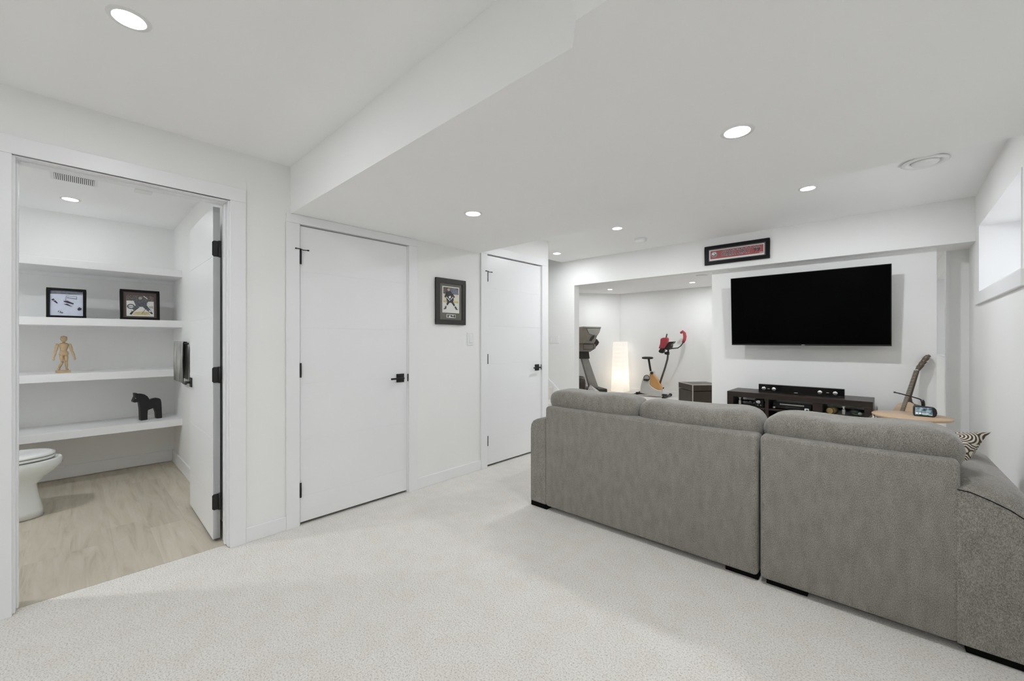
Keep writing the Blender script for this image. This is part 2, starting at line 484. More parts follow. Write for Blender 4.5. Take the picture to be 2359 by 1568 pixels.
# ---------------- doors: slab of six boards with fine grooves
def door(name, label, width, height, origin, rz, z0, zsplit, hinges, handle_z, stop=False, both=False):
    """local: x along width from hinge (0) to latch (width), y thickness 0..-0.035 (front at y=0), z up"""
    d = bpy.data.objects.new(name, None); COL.objects.link(d); d['kind'] = 'structure'; d['label'] = label
    d.location = origin; d.rotation_euler = (0, 0, rz)
    MB().box(0.0, width, 0.0015, 0.0345, z0, height).build('core', M_DOOR, d)
    zs = [z0] + zsplit + [height]
    for a, b_ in zip(zs[:-1], zs[1:]):
        MB().box(0.0, width, 0.0, 0.036, a + (0.0005 if a > z0 else 0), b_ - (0.0005 if b_ < height else 0)).build('panel', M_DOOR, d, 0.0008)
    for hz in hinges:
        h = MB()
        h.tube([(-0.003, -0.012, hz - 0.048), (-0.003, -0.012, hz + 0.048)], 0.0072, 10)
        h.box(-0.003, 0.004, -0.0115, 0.003, hz - 0.046, hz + 0.046)
        ho = h.build('hinge', M_BLACK, d)
    if stop:
        hz = hinges[0] + 0.05
        s_ = MB().tube([(-0.034, -0.026, hz), (-0.003, -0.016, hz + 0.002), (0.012, -0.016, hz - 0.004), (0.035, -0.026, hz - 0.004)], 0.0032, 8)
        s_.ell((0.040, -0.027, hz - 0.004), (0.009, 0.006, 0.0055), 10).ell((-0.036, -0.026, hz), (0.006, 0.006, 0.005), 10)
        s_.build('door_stop', M_BLACK, d)
    hx = width - 0.06
    for side in ((-1, 1) if both else (-1,)):
        yy = 0 if side < 0 else 0.036
        hd = MB().box(hx - 0.034, hx + 0.034, min(yy, yy + side * 0.008), max(yy, yy + side * 0.008), handle_z - 0.034, handle_z + 0.034).build('handle_plate', M_BLACK, d, 0.002)
        lv = MB().tube([(hx, yy + side * 0.006, handle_z), (hx, yy + side * 0.045, handle_z)], 0.009, 10)
        lv.box(hx - 0.105, hx + 0.010, min(yy + side * 0.040, yy + side * 0.052), max(yy + side * 0.040, yy + side * 0.052), handle_z - 0.007, handle_z + 0.007)
        lv.build('lever', M_BLACK, hd, 0.0015)
    return d
# closed doors: front face on x = -0.006 looking +x ; local x -> +y, local y -> -x
door('door_1', 'white flush door with fine horizontal grooves, under the dropped ceiling', D11 - D10 - 0.008, D1T - 0.007, (-0.004, D10 + 0.003, 0), PI / 2, 0.018,
     [0.19, 0.565, 0.94, 1.315, 1.69], (1.785, 1.032, 0.236), 0.930, True)
door('door_2', 'white flush door with black lever behind the sofa end', D21 - D20 - 0.008, D2T - 0.009, (-0.004, D20 + 0.003, 0), PI / 2, 0.018,
     [0.26, 0.63, 1.0, 1.37, 1.74], (1.850, 1.050, 0.255), 0.933, True)
d3 = door('door_3', 'white bathroom door standing open against the side wall', 0.775, 2.045, (-0.142, 0.571, 0), PI - 0.01, 0.02,
     [0.26, 0.63, 1.0, 1.37, 1.74], (), 0.926, False, True)
# mirror the open door so that its front faces the room side (-y)
d3.scale = (1, -1, 1); d3.location = (-0.142, 0.571, 0)
for hz in (1.79, 1.02, 0.245):
    h = MB()
    h.prism([(0.575, hz - 0.048), (0.6, hz - 0.048), (0.6, hz + 0.048), (0.575, hz + 0.048), (0.567, hz + 0.040), (0.567, hz - 0.040)], 'x', -0.1425, -0.1385)
    h.tube([(-0.135, 0.604, hz - 0.05), (-0.135, 0.604, hz + 0.05)], 0.0075, 10)
    hh = h.build('hinge', M_BLACK, None)
    hh.parent = d3; hh.matrix_parent_inverse = (Matrix.Translation(d3.location) @ Matrix.Rotation(PI - 0.01, 4, 'Z') @ Matrix.Diagonal((1, -1, 1, 1))).inverted()
# latch strikes on the jambs
for nm, yy, zz in (('strike_plate', D11 + 0.001, 0.930), ('strike_plate', D21 + 0.001, 0.933)):
    tag(MB().box(0.000, 0.003, yy - 0.002, yy + 0.0075, zz - 0.030, zz + 0.030).build(nm, M_BLACK, None, 0.001),
        'black strike plate on the jamb of the near closed door' if yy < 2 else 'black strike plate on the jamb of the far door', 'strike plate')

# ---------------- windows
def window(name, label, y0, y1, z0, z1, xg, added_blind=False):
    o = bpy.data.objects.new(name, None); COL.objects.link(o); o['kind'] = 'structure'; o['label'] = label
    fr = MB()
    t = 0.045
    fr.box(xg, xg + 0.05, y0, y1, z0, z0 + t).box(xg, xg + 0.05, y0, y1, z1 - t, z1)
    fr.box(xg, xg + 0.05, y0, y0 + t, z0 + t, z1 - t).box(xg, xg + 0.05, y1 - t, y1, z0 + t, z1 - t)
    ym = (y0 + y1) / 2
    fr.box(xg, xg + 0.05, ym - 0.03, ym + 0.03, z0 + t, z1 - t)
    fr.build('window_frame', M_WHITEP, o)
    for a, b_ in ((y0 + t, ym - 0.03), (ym + 0.03, y1 - t)):
        MB().box(xg + 0.02, xg + 0.026, a, b_, z0 + t, z1 - t).build('pane', M_GLASS, o)
    if added_blind: MB().box(xg - 0.012, xg - 0.008, y0 + 0.004, y1 - 0.004, z0 + 0.03, z1 - 0.002).build('added_blind', M_ADDED_BLIND, o)  # blind added to dim the bright sky in the window
    # reveal lining, proud of the wall by a hair
    ln = MB()
    e = 0.012
    ln.box(XR - 0.004, xg, y0, y1, z0 - e, z0).box(XR - 0.004, xg, y0, y1, z1, z1 + e)
    ln.box(XR - 0.004, xg, y0 - e, y0, z0 - e, z1 + e).box(XR - 0.004, xg, y1, y1 + e, z0 - e, z1 + e)
    ln.build('reveal', M_TRIM, o)
    return o
m, nt, b = new_mat('window_glass')
b.inputs['Base Color'].default_value = (1, 1, 1, 1); b.inputs['Roughness'].default_value = 0.0
b.inputs['Specular IOR Level'].default_value = 0.5
tp = N(nt, 'ShaderNodeBsdfTransparent'); fr_ = N(nt, 'ShaderNodeFresnel', IOR=1.3)
ms = N(nt, 'ShaderNodeMixShader')
nt.links.new(fr_.outputs[0], ms.inputs[0]); nt.links.new(tp.outputs[0], ms.inputs[1]); nt.links.new(b.outputs[0], ms.inputs[2])
nt.links.new(ms.outputs[0], [n for n in nt.nodes if n.type == 'OUTPUT_MATERIAL'][0].inputs['Surface'])
M_GLASS = m
m, nt, b = new_mat('added_blind_cloth')  # cloth of the added blind, translucent so some daylight passes
b.inputs['Base Color'].default_value = (0.85, 0.85, 0.84, 1); b.inputs['Roughness'].default_value = 0.9
tl = N(nt, 'ShaderNodeBsdfTranslucent'); tl.inputs['Color'].default_value = (0.85, 0.85, 0.84, 1)
ms = N(nt, 'ShaderNodeMixShader'); ms.inputs[0].default_value = 0.5
nt.links.new(b.outputs[0], ms.inputs[1]); nt.links.new(tl.outputs[0], ms.inputs[2])
nt.links.new(ms.outputs[0], [n for n in nt.nodes if n.type == 'OUTPUT_MATERIAL'][0].inputs['Surface'])
M_ADDED_BLIND = m
w1 = window('window_1', 'high daylit window with a deep white reveal', W0 + 0.012, W1 - 0.012, WZ0 + 0.012, WZ1 - 0.012, 3.62)
MB().box(XR - 0.018, XR, W0 - 0.08, W1 + 0.08, WZ0 - 0.085, WZ0 - 0.001).build('apron', M_TRIM, w1, 0.003)
w2 = window('window_2', 'tall white-framed window glimpsed past the television wall', G0 + 0.012, G1 - 0.012, GZ0 + 0.012, GZ1 - 0.012, 3.60, True)
MB().box(XR - 0.016, XR, G0 - 0.07, G0, GZ0 - 0.07, GZ1 + 0.07).box(XR - 0.016, XR, G0, G1, GZ0 - 0.07, GZ0).box(XR - 0.016, XR, G1, G1 + 0.07, GZ0 - 0.07, GZ1 + 0.07).build('casing', M_TRIM, w2)

# ---------------- stairs glimpsed left of the far opening
st = bpy.data.objects.new('stairs', None); COL.objects.link(st); st['kind'] = 'structure'; st['label'] = 'carpeted stairs going up behind the far door'
for i in range(9):
    x1 = -0.30 - 0.24 * i
    MB().box(max(-3.5, x1 - 0.24 * 1.0), x1, WE + 0.001, YB - 0.02, 0, 0.185 * (i + 1)).build('step', M_CARPET, st, 0.012)
sk = MB().prism([(-0.30, 0.0), (-0.30, 0.20), (-3.0, 2.36), (-3.0, 2.15)], 'y', YB - 0.019, YB - 0.001)
sk.build('skirt_board', M_TRIM, st)

# ================================================================== CEILING THINGS
def pot_light(label, x, y, z, power=LAMP_W, r=0.048):
    t = thing('recessed_light', label, 'light', (x, y, z), 0, 'recessed ceiling lights')
    MB().lathe([(r - 0.002, -0.0035), (r + 0.011, -0.0035), (r + 0.013, -0.0005), (r + 0.013, 0.0)], n=32, cap=False).build('trim_ring', M_WHITEP, t)
    MB().lathe([(0.0, -0.0030), (r, -0.0030), (r, 0.0)], n=32).build('lens', M_LENS, t)
    ld = bpy.data.lights.new('recessed_light_lamp', 'AREA'); ld.shape = 'DISK'; ld.size = 2 * r
    ld.energy = power; ld.color = (0.935, 0.97, 1.0)
    lo = bpy.data.objects.new('recessed_light_lamp', ld); COL.objects.link(lo); lo.parent = t; lo.location = (0, 0, -0.006)
    return t
pot_light('lit round ceiling light nearest the bathroom doorway', 0.910, 0.130, ZC, 3.6)
pot_light('lit round light in dropped ceiling above the sofa back', 2.429, 1.793, ZS, 7.4)
pot_light('lit round light in dropped ceiling facing the near closed door', 0.876, 1.774, ZS, 1.2)
pot_light('lit round ceiling light in front of the television', 2.418, 3.728, ZC, 11.6)
pot_light('lit round ceiling light beside the smoke alarm', 0.845, 3.740, ZC, 11.0)
pot_light('lit round ceiling light at the foot of the stairs', -0.318, 4.284, ZC, 5.5)
pot_light('lit round light in the bathroom ceiling above the shelves', -1.947, -0.027, ZC, 1.0)
pot_light('lit round light above the exercise room floor lamp', -1.714, 8.111, ZC, 9.5)
pot_light('lit round light above the exercise room ottoman', 0.016, 8.241, ZC, 9.5)
pot_light('unseen round light added to the exercise room ceiling behind the television wall', 1.75, 8.241, ZC, 11.0)  # added out of sight to brighten the exercise room's right wall
pot_light('unseen round ceiling light added behind the viewer on the left', 0.91, -1.55, ZC, 6.5)  # unseen, added so bounced light lifts the ceilings
pot_light('unseen round ceiling light added behind the viewer on the right', 2.43, -1.55, ZC, 8.0)  # likewise added, fills the room from behind the camera
pot_light('unseen round light added to the bathroom ceiling beside the doorway', -0.8, -1.0, ZC, 13.5)  # added out of view to light the shelves from the front

t = thing('smoke_alarm', 'white round smoke alarm on the ceiling', 'smoke alarm', (0.819, 4.319, ZC))
MB().lathe([(0.0, -0.038), (0.045, -0.038), (0.058, -0.030), (0.062, -0.012)], n=32).build('cover', M_WHITEP, t)
MB().lathe([(0.060, -0.012), (0.068, -0.012), (0.068, 0.0)], n=32).build('base', M_TRIM, t)
t = thing('ceiling_diffuser', 'round white air diffuser on the ceiling near the window', 'vent', (3.030, 3.660, ZC))
MB().lathe([(0.075, -0.004), (0.105, -0.004), (0.112, -0.012), (0.100, -0.020), (0.075, -0.012), (0.070, -0.004)], n=40, cap=False).build('ring', M_WHITEP, t)
MB().lathe([(0.0, -0.026), (0.055, -0.024), (0.066, -0.014), (0.060, -0.006), (0.0, -0.004)], n=40).build('center_disc', M_WHITEP, t)
MB().lathe([(0.0, -0.004), (0.075, -0.004), (0.075, 0.0)], n=24).build('throat', M_TRIM, t)
t = thing('ceiling_diffuser', 'flat white vent in the exercise room ceiling by the opening', 'vent', (0.45, 7.45, ZC))
MB().lathe([(0.0, -0.012), (0.09, -0.012), (0.10, 0.0)], n=32).build('disc', M_WHITEP, t)

t = thing('ceiling_register', 'white slotted air register in the bathroom ceiling', 'vent', (-1.325, -0.003, ZC))
MB().box(-0.095, 0.095, -0.115, 0.115, -0.004, 0.0).build('plate', M_WHITEP, t)
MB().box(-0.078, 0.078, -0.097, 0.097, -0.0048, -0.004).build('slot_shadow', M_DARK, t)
for i in range(20):
    yy = -0.097 + 0.194 * (i + 0.5) / 20
    MB().box(-0.078, 0.078, yy - 0.0031, yy + 0.0031, -0.0085, -0.0048).build('slat', M_WHITEP, t)
t = thing('exhaust_fan', 'square white fan grille in the bathroom ceiling', 'fan', (-1.30, 0.355, ZC))
MB().box(-0.05, 0.05, -0.05, 0.05, -0.005, -0.002).build('cover', M_WHITEP, t, 0.001)
MB().box(-0.045, 0.045, -0.045, 0.045, -0.002, 0.0).build('neck', M_TRIM, t)

# ================================================================== WALL THINGS
def switch_plate(name, label, axis, a0, a1, z0, z1, gangs, pos):
    """plate on the left wall ('x') or on a wall facing -y ('y')"""
    t = thing(name, label, 'light switch')
    def B(a, b_, za, zb, d0, d1):
        return MB().box(pos + d0, pos + d1, a, b_, za, zb) if axis == 'x' else MB().box(a, b_, pos - d1, pos - d0, za, zb)
    B(a0, a1, z0, z1, 0.0, 0.006).build('plate', M_WHITEP, t, 0.002)
    wd = (a1 - a0) / gangs
    for i in range(gangs):
        c = a0 + wd * (i + 0.5)
        B(c - 0.016, c + 0.016, z0 + 0.022, z1 - 0.022, 0.006, 0.0095).build('rocker', M_TRIM, t, 0.0015)
    return t
switch_plate('light_switch', 'white single light switch beside the hockey picture', 'x', 2.475, 2.551, 1.185, 1.305, 1, 0.0)
switch_plate('light_switch', 'white triple light switch on the wall by the stairs', 'y', -0.866, -0.690, 1.188, 1.300, 3, YB)

# ---------- flat prints
P_WHITE = mat('print_white', (0.78, 0.77, 0.74), 0.5, var=0.02)
P_ICE = mat('print_ice', (0.66, 0.70, 0.82), 0.4, var=0.04, scale=30)
P_CREAM = mat('print_cream', (0.72, 0.68, 0.58), 0.5, var=0.05, scale=40)
P_DARKG = mat('print_dark', (0.035, 0.036, 0.04), 0.5, var=0.3, scale=90)
P_GREY = mat('print_grey', (0.11, 0.115, 0.13), 0.5, var=0.5, scale=120)
P_GOLD = mat('print_gold', (0.62, 0.50, 0.26), 0.5, var=0.15, scale=60)
P_CROWD = mat('print_crowd', (0.14, 0.115, 0.11), 0.5, var=0.9, scale=140)
P_SKIN = mat('print_skin', (0.46, 0.34, 0.27), 0.5)
P_BLUE = mat('print_blue', (0.17, 0.185, 0.235), 0.5, var=0.3, scale=70)
P_RED = mat('print_red', (0.36, 0.095, 0.095), 0.6, var=0.12, scale=50)
P_NAVY = mat('print_navy', (0.035, 0.025, 0.06), 0.6, var=0.2)
P_TAUPE = mat('mat_board_taupe', (0.165, 0.16, 0.135), 0.8, var=0.04, scale=60)
P_PLUM = mat('mat_board_brown', (0.105, 0.075, 0.072), 0.8, var=0.04, scale=60)
P_SLATE = mat('mat_board_slate', (0.12, 0.12, 0.14), 0.8)
M_FRAMEBLK = mat('black_frame', (0.006, 0.006, 0.0055), 0.45, spec=0.2)
M_FRAMECHAR = mat('charcoal_frame', (0.028, 0.027, 0.023), 0.5, var=0.12, scale=30)

def flat(polys, name, mats, parent, y=0.0, lift=0.0003):
    """flat print: polygons (material index, [(x,z)...]) in the local xz plane facing -y, later ones on top"""
    mb = MB()
    for k, (mi, poly) in enumerate(polys):
        n = len(poly)
        a = sum(poly[i][0] * poly[(i + 1) % n][1] - poly[(i + 1) % n][0] * poly[i][1] for i in range(n))
        if a < 0: poly = poly[::-1]
        mb.add([(px, y - lift * k, pz) for px, pz in poly], [tuple(range(n))], mi)
    me = bpy.data.meshes.new(name); me.from_pydata(mb.v, [], mb.f)
    for m_ in mats: me.materials.append(m_)
    me.polygons.foreach_set('material_index', mb.m); me.update()
    o = bpy.data.objects.new(name, me); COL.objects.link(o); o.parent = parent
    return o
def rect(x0, x1, z0, z1): return [(x0, z0), (x1, z0), (x1, z1), (x0, z1)]
def circ(cx, cz, r, n=18, sx=1.0): return [(cx + r * sx * math.cos(2 * PI * i / n), cz + r * math.sin(2 * PI * i / n)) for i in range(n)]
def limb(p, q, w0, w1):
    d = Vector((q[0] - p[0], q[1] - p[1])).normalized(); nx, nz = -d.y, d.x
    return [(p[0] + nx * w0, p[1] + nz * w0), (q[0] + nx * w1, q[1] + nz * w1), (q[0] - nx * w1, q[1] - nz * w1), (p[0] - nx * w0, p[1] - nz * w0)]

def frame_ring(W, H, fw, d, m, parent):
    o = MB()
    o.box(0, W, -d, 0, 0, fw).box(0, W, -d, 0, H - fw, H).box(0, fw, -d, 0, fw, H - fw).box(W - fw, W, -d, 0, fw, H - fw)
    return o.build('frame', m, parent, 0.0015)

# hockey picture on the left wall (local x -> +y, facing +x)
t = thing('picture_frame', 'charcoal framed hockey player photo on the wall between two doors', 'picture', (0.001, 2.111, 1.371), PI / 2)
W_, H_ = 0.333, 0.404
frame_ring(W_, H_, 0.042, 0.020, M_FRAMECHAR, t)
MB().box(0.042, W_ - 0.042, -0.010, -0.001, 0.042, H_ - 0.042).build('mat_board', P_TAUPE, t)
a0, a1, b0, b1 = 0.076, W_ - 0.076, 0.108, H_ - 0.072
def S(px, pz): return (a0 + (a1 - a0) * px, b0 + (b1 - b0) * pz)
def SS(pts): return [S(*p) for p in pts]
pic = [(0, rect(a0 - 0.004, a1 + 0.004, b0 - 0.004, b1 + 0.004)), (1, SS([(0.03, 0.02), (0.97, 0.02), (0.97, 0.98), (0.03, 0.98)])),
       (0, SS([(0.03, 0.02), (0.97, 0.02), (0.97, 0.40), (0.03, 0.40)])), (2, SS([(0.03, 0.38), (0.97, 0.38), (0.97, 0.46), (0.03, 0.46)])),
       (3, SS([(0.03, 0.72), (0.97, 0.72), (0.97, 0.98), (0.03, 0.98)])), (4, SS([(0.5, 0.74), (0.95, 0.72), (0.95, 0.93), (0.5, 0.96)])),
       (5, limb(S(0.36, 0.42), S(0.14, 0.16), 0.011, 0.007)), (5, limb(S(0.56, 0.42), S(0.84, 0.16), 0.011, 0.007)),
       (0, limb(S(0.245, 0.29), S(0.215, 0.255), 0.009, 0.009)), (0, limb(S(0.72, 0.27), S(0.75, 0.245), 0.009, 0.009)),
       (0, limb(S(0.205, 0.24), S(0.19, 0.22), 0.009, 0.009)),
       (5, SS([(0.05, 0.14), (0.2, 0.17), (0.2, 0.13), (0.05, 0.10)])), (5, SS([(0.8, 0.17), (0.93, 0.14), (0.90, 0.11), (0.78, 0.13)])),
       (6, SS([(0.22, 0.60), (0.30, 0.84), (0.46, 0.84), (0.62, 0.70), (0.66, 0.50), (0.58, 0.38), (0.30, 0.38), (0.22, 0.48)])),
       (6, limb(S(0.28, 0.78), S(0.12, 0.58), 0.010, 0.008)), (6, limb(S(0.55, 0.72), S(0.70, 0.60), 0.010, 0.008)),
       (0, limb(S(0.20, 0.60), S(0.42, 0.46), 0.003, 0.004)), (0, SS([(0.34, 0.62), (0.46, 0.66), (0.48, 0.58), (0.38, 0.54)])),
       (7, circ(*S(0.33, 0.90), 0.016)), (6, SS([(0.24, 0.92), (0.26, 0.975), (0.40, 0.975), (0.43, 0.93), (0.36, 0.955)])),
       (0, limb(S(0.62, 0.62), S(0.45, 0.50), 0.003, 0.003))]
flat(pic, 'print', [P_WHITE, P_CREAM, P_GOLD, P_CROWD, P_BLUE, P_DARKG, P_DARKG, P_SKIN], t, -0.0105)
pl = MB().box(0.118, 0.218, -0.0125, -0.010, 0.060, 0.090).build('name_plate', P_WHITE, t)
q = []
for x0, x1, z0, z1 in ((0.125, 0.141, 0.064, 0.086), (0.144, 0.152, 0.075, 0.086), (0.160, 0.176, 0.068, 0.085), (0.179, 0.190, 0.066, 0.080), (0.195, 0.212, 0.064, 0.086)):
    q.append((0, rect(x0, x1, z0, z1)))
flat(q, 'plate_print', [P_DARKG], pl, -0.0128)

# jersey nameplate on the bulkhead (facing -y)
t = thing('picture_frame', 'long black framed red jersey nameplate on the bulkhead', 'picture', (1.339, YB - 0.001, 2.070))
W_, H_ = 0.628, 0.206
frame_ring(W_, H_, 0.034, 0.022, M_FRAMEBLK, t)
MB().box(0.034, W_ - 0.034, -0.010, -0.001, 0.034, H_ - 0.034).build('mat_board', P_SLATE, t)
x0, x1, z0, z1 = 0.048, W_ - 0.048, 0.044, H_ - 0.046
em = (x0 + 0.050, (z0 + z1) / 2 + 0.008)
pr = flat([(0, rect(x0, x1, z0, z1)), (1, rect(x0 + 0.010, x1 - 0.008, z0 + 0.018, z1 - 0.008)),
      (0, circ(em[0], em[1], 0.030, 28)), (2, circ(em[0], em[1], 0.028, 28)), (0, circ(em[0], em[1], 0.0245, 28)),
      (3, [(em[0] + 0.0235 * math.cos(a), em[1] + 0.0235 * math.sin(a)) for a in [PI + PI * i / 14 for i in range(15)]]),
      (0, [(em[0] - 0.012, em[1] - 0.004), (em[0] - 0.004, em[1] + 0.006), (em[0] + 0.004, em[1] - 0.002), (em[0] - 0.004, em[1] - 0.011)]),
      (3, [(em[0] - 0.004, em[1] + 0.006), (em[0] + 0.002, em[1] + 0.023), (em[0] + 0.010, em[1] + 0.012), (em[0] + 0.004, em[1] + 0.004)]),
      (3, [(em[0] + 0.008, em[1] + 0.001), (em[0] + 0.022, em[1] + 0.008), (em[0] + 0.021, em[1] - 0.004), (em[0] + 0.009, em[1] - 0.006)]),
      (0, rect(x1 - 0.045, x1 - 0.012, z0 + 0.024, z0 + 0.029))], 'print', [P_WHITE, P_RED, P_NAVY, P_BLUE], t, -0.0105, 0.00025)
text_mesh('lettering', 'GRETZKY 99', 0.083, P_WHITE, t, ((x0 + x1) / 2 + 0.042, -0.0130, (z0 + z1) / 2 + 0.006), (PI / 2, 0, 0), ext=0.0003, sx=0.80, off=0.0022)
text_mesh('lettering', 'GRETZKY 99', 0.083, P_NAVY, t, ((x0 + x1) / 2 + 0.042, -0.0136, (z0 + z1) / 2 + 0.006), (PI / 2, 0, 0), ext=0.0003, sx=0.80)

# ================================================================== BATHROOM
SX = -2.024      # shelf front
shelf_labels = ['empty white wall shelf highest in the bathroom niche', 'white wall shelf carrying two framed hockey photos',
                'white wall shelf under the wooden artist figure', 'white wall shelf under the black horse, just above the toilet']
for zt, lb in zip((1.890, 1.416, 0.960, 0.492), shelf_labels):
    t = thing('wall_shelf', lb, 'shelf', (-2.51, -0.45, zt - 0.063), 0, 'shelves in the bathroom niche')
    MB().box(0, 0.486, -1.14, 1.14, 0, 0.063).build('board', M_SHELF, t, 0.002)
    MB().box(0.0, 0.018, -1.14, 1.14, -0.03, 0.0).build('cleat', M_SHELF, t)

# two photos leaning on the second shelf (facing +x)
def photo(label, y0, wdt, hgt, xb, fw, matb, lean=0.16):
    t = thing('photo_frame', label, 'picture frame', (xb, y0, 1.4165), PI / 2)
    t.rotation_euler = (0, -0.0, PI / 2)
    t.rotation_mode = 'XYZ'
    t.rotation_euler = (-lean, 0, PI / 2)
    frame_ring(wdt, hgt, fw, 0.018, M_FRAMEBLK, t)
    MB().box(fw, wdt - fw, -0.008, -0.001, fw, hgt - fw).build('mat_board', matb, t)
    return t
# first: aerial ice scene
t = photo('black framed photo of white ice and a goal on the shelf', -0.163, 0.228, 0.252, -2.20, 0.020, P_ICE, 0.12)
w_, h_ = 0.228, 0.252
a0, a1, b0, b1 = 0.020, w_ - 0.020, 0.014, h_ - 0.020
flat([(0, rect(a0, a1, b0, b1)), (1, SS([(0, 0.86), (1, 0.90), (1, 1), (0, 1)])), (2, SS([(0, 0.87), (1, 0.87), (1, 0.885), (0, 0.89)])),
      (2, limb(S(0.47, 0.62), S(0.48, 0.80), 0.0012, 0.0012)), (2, limb(S(0.48, 0.80), S(0.80, 0.80), 0.0012, 0.0012)), (2, limb(S(0.80, 0.80), S(0.80, 0.68), 0.0014, 0.0014)),
      (2, limb(S(0.50, 0.74), S(0.80, 0.70), 0.0018, 0.0022)),
      (3, SS([(0.40, 0.60), (0.52, 0.62), (0.72, 0.52), (0.70, 0.48), (0.55, 0.52), (0.42, 0.56)])), (3, SS([(0.40, 0.48), (0.52, 0.50), (0.68, 0.38), (0.50, 0.44)])),
      (3, limb(S(0.07, 0.66), S(0.22, 0.50), 0.008, 0.004)), (0, limb(S(0.10, 0.60), S(0.17, 0.62), 0.002, 0.002)),
      (3, SS([(0.82, 0.30), (0.88, 0.38), (0.96, 0.34), (0.94, 0.27), (0.86, 0.24)])), (2, limb(S(0.24, 0.16), S(0.26, 0.22), 0.002, 0.002)),
      (2, limb(S(0.30, 0.13), S(0.32, 0.20), 0.002, 0.002)), (1, circ(*S(0.36, 0.14), 0.006))],
     'print', [P_ICE, P_BLUE, P_GREY, P_NAVY], t, -0.0083)
t = photo('black framed photo of a crouching hockey player on the shelf', 0.274, 0.272, 0.280, -2.20, 0.021, P_PLUM, 0.12)
w_, h_ = 0.272, 0.280
a0, a1, b0, b1 = 0.043, w_ - 0.041, 0.036, h_ - 0.052
pr = flat([(0, rect(a0, a1, b0, b1)), (1, SS([(0, 0.74), (1, 0.74), (1, 1), (0, 1)])), (2, SS([(0.22, 0.06), (0.86, 0.08), (0.80, 0.20), (0.60, 0.24), (0.30, 0.20)])),
      (6, circ(*S(0.16, 0.46), 0.024, 20, 1.15)), (0, circ(*S(0.16, 0.46), 0.014, 20, 1.3)), (6, limb(S(0.05, 0.45), S(0.27, 0.455), 0.003, 0.003)),
      (3, limb(S(0.40, 0.48), S(0.20, 0.22), 0.016, 0.010)), (3, limb(S(0.66, 0.50), S(0.88, 0.22), 0.016, 0.010)),
      (0, limb(S(0.24, 0.30), S(0.18, 0.26), 0.007, 0.007)), (0, limb(S(0.82, 0.29), S(0.88, 0.24), 0.007, 0.007)),
      (4, SS([(0.10, 0.08), (0.18, 0.22), (0.26, 0.20), (0.18, 0.06)])), (4, SS([(0.84, 0.20), (0.92, 0.22), (0.97, 0.14), (0.90, 0.12)])),
      (3, SS([(0.26, 0.72), (0.34, 0.90), (0.62, 0.92), (0.74, 0.74), (0.74, 0.52), (0.60, 0.46), (0.40, 0.46), (0.32, 0.54)])),
      (3, limb(S(0.70, 0.86), S(0.82, 0.66), 0.012, 0.009)), (5, circ(*S(0.50, 0.88), 0.013)), (3, SS([(0.38, 0.92), (0.44, 1.0), (0.60, 1.0), (0.62, 0.92), (0.5, 0.95)])),
      (0, circ(*S(0.82, 0.68), 0.010)), (0, limb(S(0.62, 0.99), S(0.76, 0.86), 0.003, 0.003)), (4, limb(S(0.76, 0.50), S(0.55, 0.12), 0.0014, 0.0014))],
     'print', [P_WHITE, P_CROWD, P_GOLD, P_GREY, P_DARKG, P_SKIN, P_GREY], t, -0.0083)
text_mesh('lettering', 'nit', 0.040, P_GREY, t, (S(0.90, 0.46)[0], -0.0142, S(0.90, 0.46)[1]), (PI / 2, 0, 0), ext=0.0002, sx=0.7)

# wooden artist figure, facing +x (towards the doorway)
t = thing('artist_mannequin', 'jointed wooden artist figure standing on the shelf', 'figurine', (-2.225, -0.070, 0.960), 0.15)
MB().box(-0.035, 0.035, -0.040, 0.040, 0, 0.020).build('base', M_MANNEQUIN, t, 0.002)
MB().lathe([(0.0, 0.0), (0.014, 0.004), (0.020, 0.016), (0.021, 0.032), (0.017, 0.046), (0.0, 0.052)], (0, 0.004, 0.258), 16).build('head', M_MANNEQUIN, t)
MB().lathe([(0.008, 0.0), (0.008, 0.014)], (0, 0.004, 0.248), 12).build('neck', M_MANNEQUIN, t)
MB().lathe([(0.016, 0), (0.020, 0.010), (0.027, 0.040), (0.030, 0.056), (0.022, 0.066), (0.008, 0.070)], (0, 0.004, 0.182), 18, sx=0.66).build('torso', M_MANNEQUIN, t)
MB().lathe([(0.018, 0), (0.030, 0.012), (0.027, 0.032), (0.018, 0.042)], (0, 0.004, 0.142), 18, sx=0.7).build('pelvis', M_MANNEQUIN, t)
for s in (-1, 1):
    a = MB().tube([(0.0, 0.004 + s * 0.034, 0.242), (0.0, 0.004 + s * 0.042, 0.205), (0.004, 0.004 + s * (0.048 if s < 0 else 0.046), 0.178)], [0.009, 0.0105, 0.008], 12)
    a.tube([(0.004, 0.004 + s * 0.048, 0.176), (0.010, 0.004 + s * 0.056, 0.145), (0.014, 0.004 + s * 0.060, 0.128)], [0.0085, 0.0085, 0.006], 12)
    a.build('arm', M_MANNEQUIN, t)
    MB().ell((0.016, 0.004 + s * 0.061, 0.116), (0.006, 0.0075, 0.014), 12).build('hand', M_MANNEQUIN, t)
lg = MB().tube([(0.0, -0.010, 0.146), (0.006, -0.008, 0.118), (0.010, -0.005, 0.092)], [0.013, 0.013, 0.009], 12)
lg.tube([(0.010, -0.005, 0.090), (-0.004, -0.016, 0.058), (-0.014, -0.023, 0.034)], [0.0095, 0.0095, 0.006], 12)
lg.build('leg', M_MANNEQUIN, t)
MB().ell((-0.006, -0.024, 0.030), (0.019, 0.009, 0.009), 12).build('foot', M_MANNEQUIN, t)
lg = MB().tube([(0.0, 0.016, 0.146), (0.002, 0.018, 0.118), (0.004, 0.018, 0.092)], [0.013, 0.013, 0.009], 12)
lg.tube([(0.004, 0.018, 0.090), (0.002, 0.019, 0.058), (0.0, 0.020, 0.032)], [0.0095, 0.0095, 0.006], 12)
